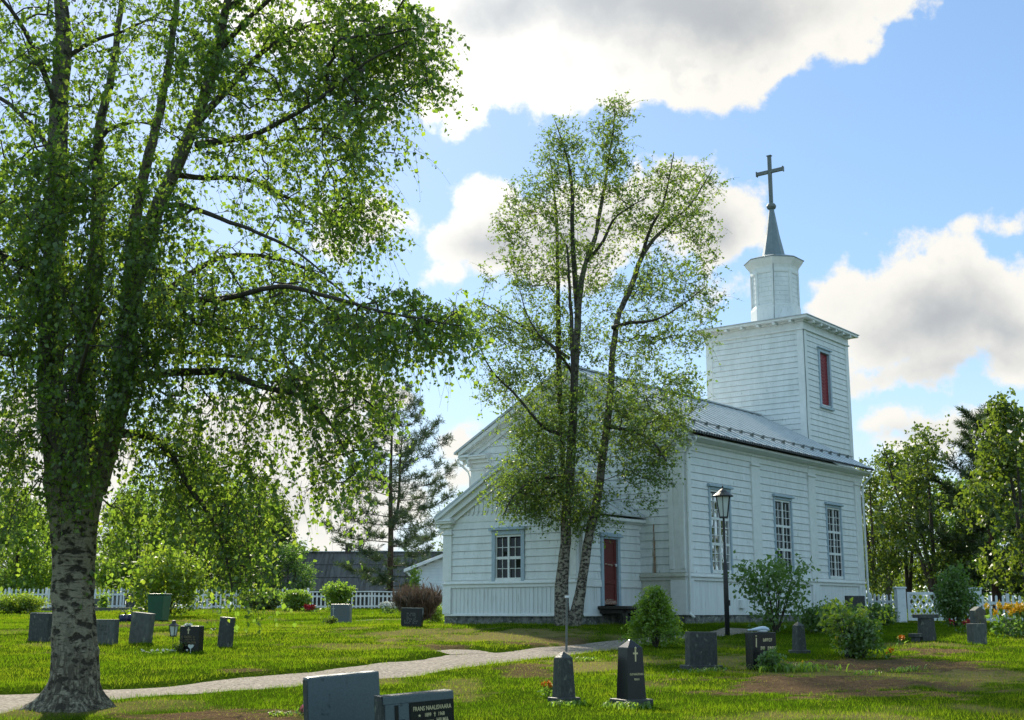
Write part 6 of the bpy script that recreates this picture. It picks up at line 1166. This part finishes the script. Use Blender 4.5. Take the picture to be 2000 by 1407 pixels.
def flowers(name, label, px, py, n, spread, fh, size, m, seed, leaf='midleaf', group=None, Y=None, greens=60):
    rg = np.random.default_rng(seed)
    if Y is None: p = hit(px, py)
    else: q = at(px, py, Y); p = np.array([q[0], Y, float(base_h(q[0], Y))])
    root = thing(name, label, "flowers", tuple(p), 0, group); C = np.stack([rg.normal(size=n) * spread, rg.normal(size=n) * spread * .6, fh * (.75 + .3 * rg.random(n))], 1)
    P = np.repeat(C, 26, 0) + rg.normal(size=(26 * n, 3)) * size * .22; ax = unit(rg.normal(size=P.shape) + (0, 0, .5)); V, Fc = leaf_quads(P, ax, size * .62, size * .42, rg, .1); link("blossoms", arr_mesh(V, Fc, np.repeat(rg.random(26 * n), 4), "blossoms"), MT[m], root)
    tb = [(np.stack([(c[0] * .3, c[1] * .3, -.03), (c[0] * .8, c[1] * .8, c[2] * .5), tuple(c)]), np.array([.006, .005, .004])) for c in C]; tube_obj("stalks", tb, MT['midleaf'], root, 4)
    if greens:
        g = np.stack([rg.normal(size=greens) * spread * 1.1, rg.normal(size=greens) * spread * .7, fh * .75 * rg.random(greens)], 1); V, Fc = leaf_quads(g, rg.normal(size=g.shape) + (0, 0, .3), size * 1.1, size * .5, rg); link("leaves", arr_mesh(V, Fc, np.repeat(rg.random(greens), 4), "leaves"), MT[leaf], root)
    return root
GF = "small flower plants on the graves"
flowers("marigold", "orange marigolds left of the short rough obelisk", 1070, 1362, 4, .045, .19, .055, 'marigold', 1, group=GF, greens=40)
flowers("marigold", "pair of orange flowers on the lawn before the pedestal gravestone", 1762, 1262, 3, .06, .22, .08, 'marigold', 2, group=GF, greens=8)
flowers("marigold", "single bright orange flower right of the yellow-tinged bush", 1733, 1287, 1, .03, .16, .10, 'marigold', 3, group=GF, greens=14)
flowers("yellow_flower", "yellow-orange blooms at the left foot of the yellow-tinged bush", 1640, 1276, 3, .06, .28, .08, 'yellow', 4, group=GF, greens=20)
flowers("yellow_flower", "single yellow tulip-like bloom among strap leaves", 1568, 1308, 1, .01, .13, .06, 'yellow', 5, group=GF, greens=0)
flowers("yellow_flower_bush", "big clump of yellow globe flowers at the right edge", 1990, 1244, 34, .30, .72, .13, 'yellow', 6, greens=420, group=GF)
flowers("red_flower", "crimson flowers, left clump before the light grey gravestone", 603, 1188, 6, .13, .22, .18, 'redfl', 7, Y=59, group=GF, greens=20); flowers("red_flower", "crimson flowers, right clump before the light grey gravestone", 614, 1188, 6, .13, .24, .18, 'redfl', 8, Y=58.8, group=GF, greens=20)
flowers("white_flower", "white flowers left of the foot of the grave lantern", 316, 1276, 16, .22, .06, .035, 'wfl', 9, group=GF, greens=60)
flowers("white_flower", "white blossoming plant beside the large capped monument", 762, 1186, 26, .22, .45, .14, 'wfl', 10, Y=56, group=GF, greens=80)
flowers("pink_flower", "pink flower on bare soil left of the large blue-grey gravestone", 588, 1396, 2, .03, .06, .06, 'pink', 12, group=GF, greens=16)
flowers("red_leaf_plant", "small dark red plant beside the gable-topped gravestone", 1884, 1236, 5, .1, .3, .09, 'redfl', 13, group=GF, greens=20)
st, w, H, d = black_l
o = flowers("white_flower_spray", "white artificial flowers lying on the black gravestone by the lantern", 366, 1230, 9, .05, .02, .05, 'wfl', 11, Y=float(st.location.y), group=GF, greens=10); o.location = (st.location.x - .1, st.location.y - .03, st.location.z + H)
p, s = gpos(372, 1276); o = thing("heart_pick", "small pale heart-shaped stick ornament before the black gravestone", "ornament", tuple(p), R(-20)); mb = MB(); mb.tube([(0, 0, -.05), (0, 0, .10)], .006, 6); mb.build("stick", MT['whitep'], o); mb = MB(); mb.prism([(.055 * math.sin(t) ** 3 * 1.2, .13 + .0035 * (13 * math.cos(t) - 5 * math.cos(2 * t) - 2 * math.cos(3 * t) - math.cos(4 * t))) for t in np.linspace(0, 2 * math.pi, 24, endpoint=False)], 1, -.006, .006); mb.build("heart", MT['lampglass'], o)
shrub("grave_plant", "small dark plant at the left foot of the black gravestone by the lantern", 340, 358, 1252, 1275, .05, 'woodleaf', 24, 120, k=2, nl=4)
shrub("grave_plant", "dark low plant at the foot of the grey gravestone with pale cross", 630, 662, 1205, 1219, .07, 'woodleaf', 40, 121, k=2, nl=4)
shrub("grave_plant", "leafy green plant before the black gravestone with the bird ornament", 1484, 1530, 1270, 1312, .06, 'midleaf', 70, 122, k=3, nl=4, twl=.12)
# strap leaves
def straps(label, px, py, n, sx_, sy_, Ls, seed, m='yellowleaf'):
    rg = np.random.default_rng(seed); p = hit(px, py); Vs = []; rn = []
    for i in range(n):
        x, y = rg.normal() * sx_, rg.normal() * sy_; a = rg.random() * 6.28; L = Ls * (.6 + .7 * rg.random()); w = .016 + .01 * rg.random(); dx, dy = math.cos(a), math.sin(a); z = float(ground_h(p[0] + x, p[1] + y)) - p[2]
        prev = None; c = rg.random()
        for t in np.linspace(0, 1, 7):
            r = L * .75 * t; q = np.array([x + dx * r * t ** .6, y + dy * r * t ** .6, z + L * (1.15 * t - .95 * t ** 2.6)]); wd = w * (1 - t ** 2) + .002; e = np.array([-dy, dx, 0]) * wd / 2; cur = (q - e, q + e)
            if prev is not None: Vs += [prev[0], prev[1], cur[1], cur[0]]; rn += [c] * 4
            prev = cur
    V = np.array(Vs); root = thing("strap_leaf_plant", label, "plant", tuple(p)); link("leaves", arr_mesh(V, np.arange(len(V)).reshape(-1, 4), rn, "leaves"), MT[m], root)
straps("clump of arching yellow-green strap leaves before the black gravestone with the ornament", 1545, 1312, 230, .34, .16, .27, 31, 'brightleaf')
straps("bright tuft of long grass on the brown soil patch", 1770, 1312, 40, .12, .08, .16, 32, 'brightleaf'); straps("green weed tuft left of the broad plain gravestone", 1145, 1292, 46, .07, .06, .16, 33, 'brightleaf')
straps("long grass tuft at the foot of the taller black obelisk", 1236, 1384, 60, .16, .08, .15, 34, 'brightleaf'); straps("tuft of weeds on the bare soil in front of the yellow-tinged bush", 1690, 1318, 34, .12, .07, .15, 35, 'brightleaf')
straps("grass tuft at the foot of the short rough obelisk", 1104, 1378, 50, .12, .06, .12, 36, 'brightleaf'); straps("weed tuft at the foot of the broad plain gravestone", 1372, 1314, 60, .2, .06, .14, 37, 'midleaf'); straps("long grass tuft on soil left of the foreground gravestone", 552, 1398, 40, .06, .05, .09, 38, 'brightleaf')
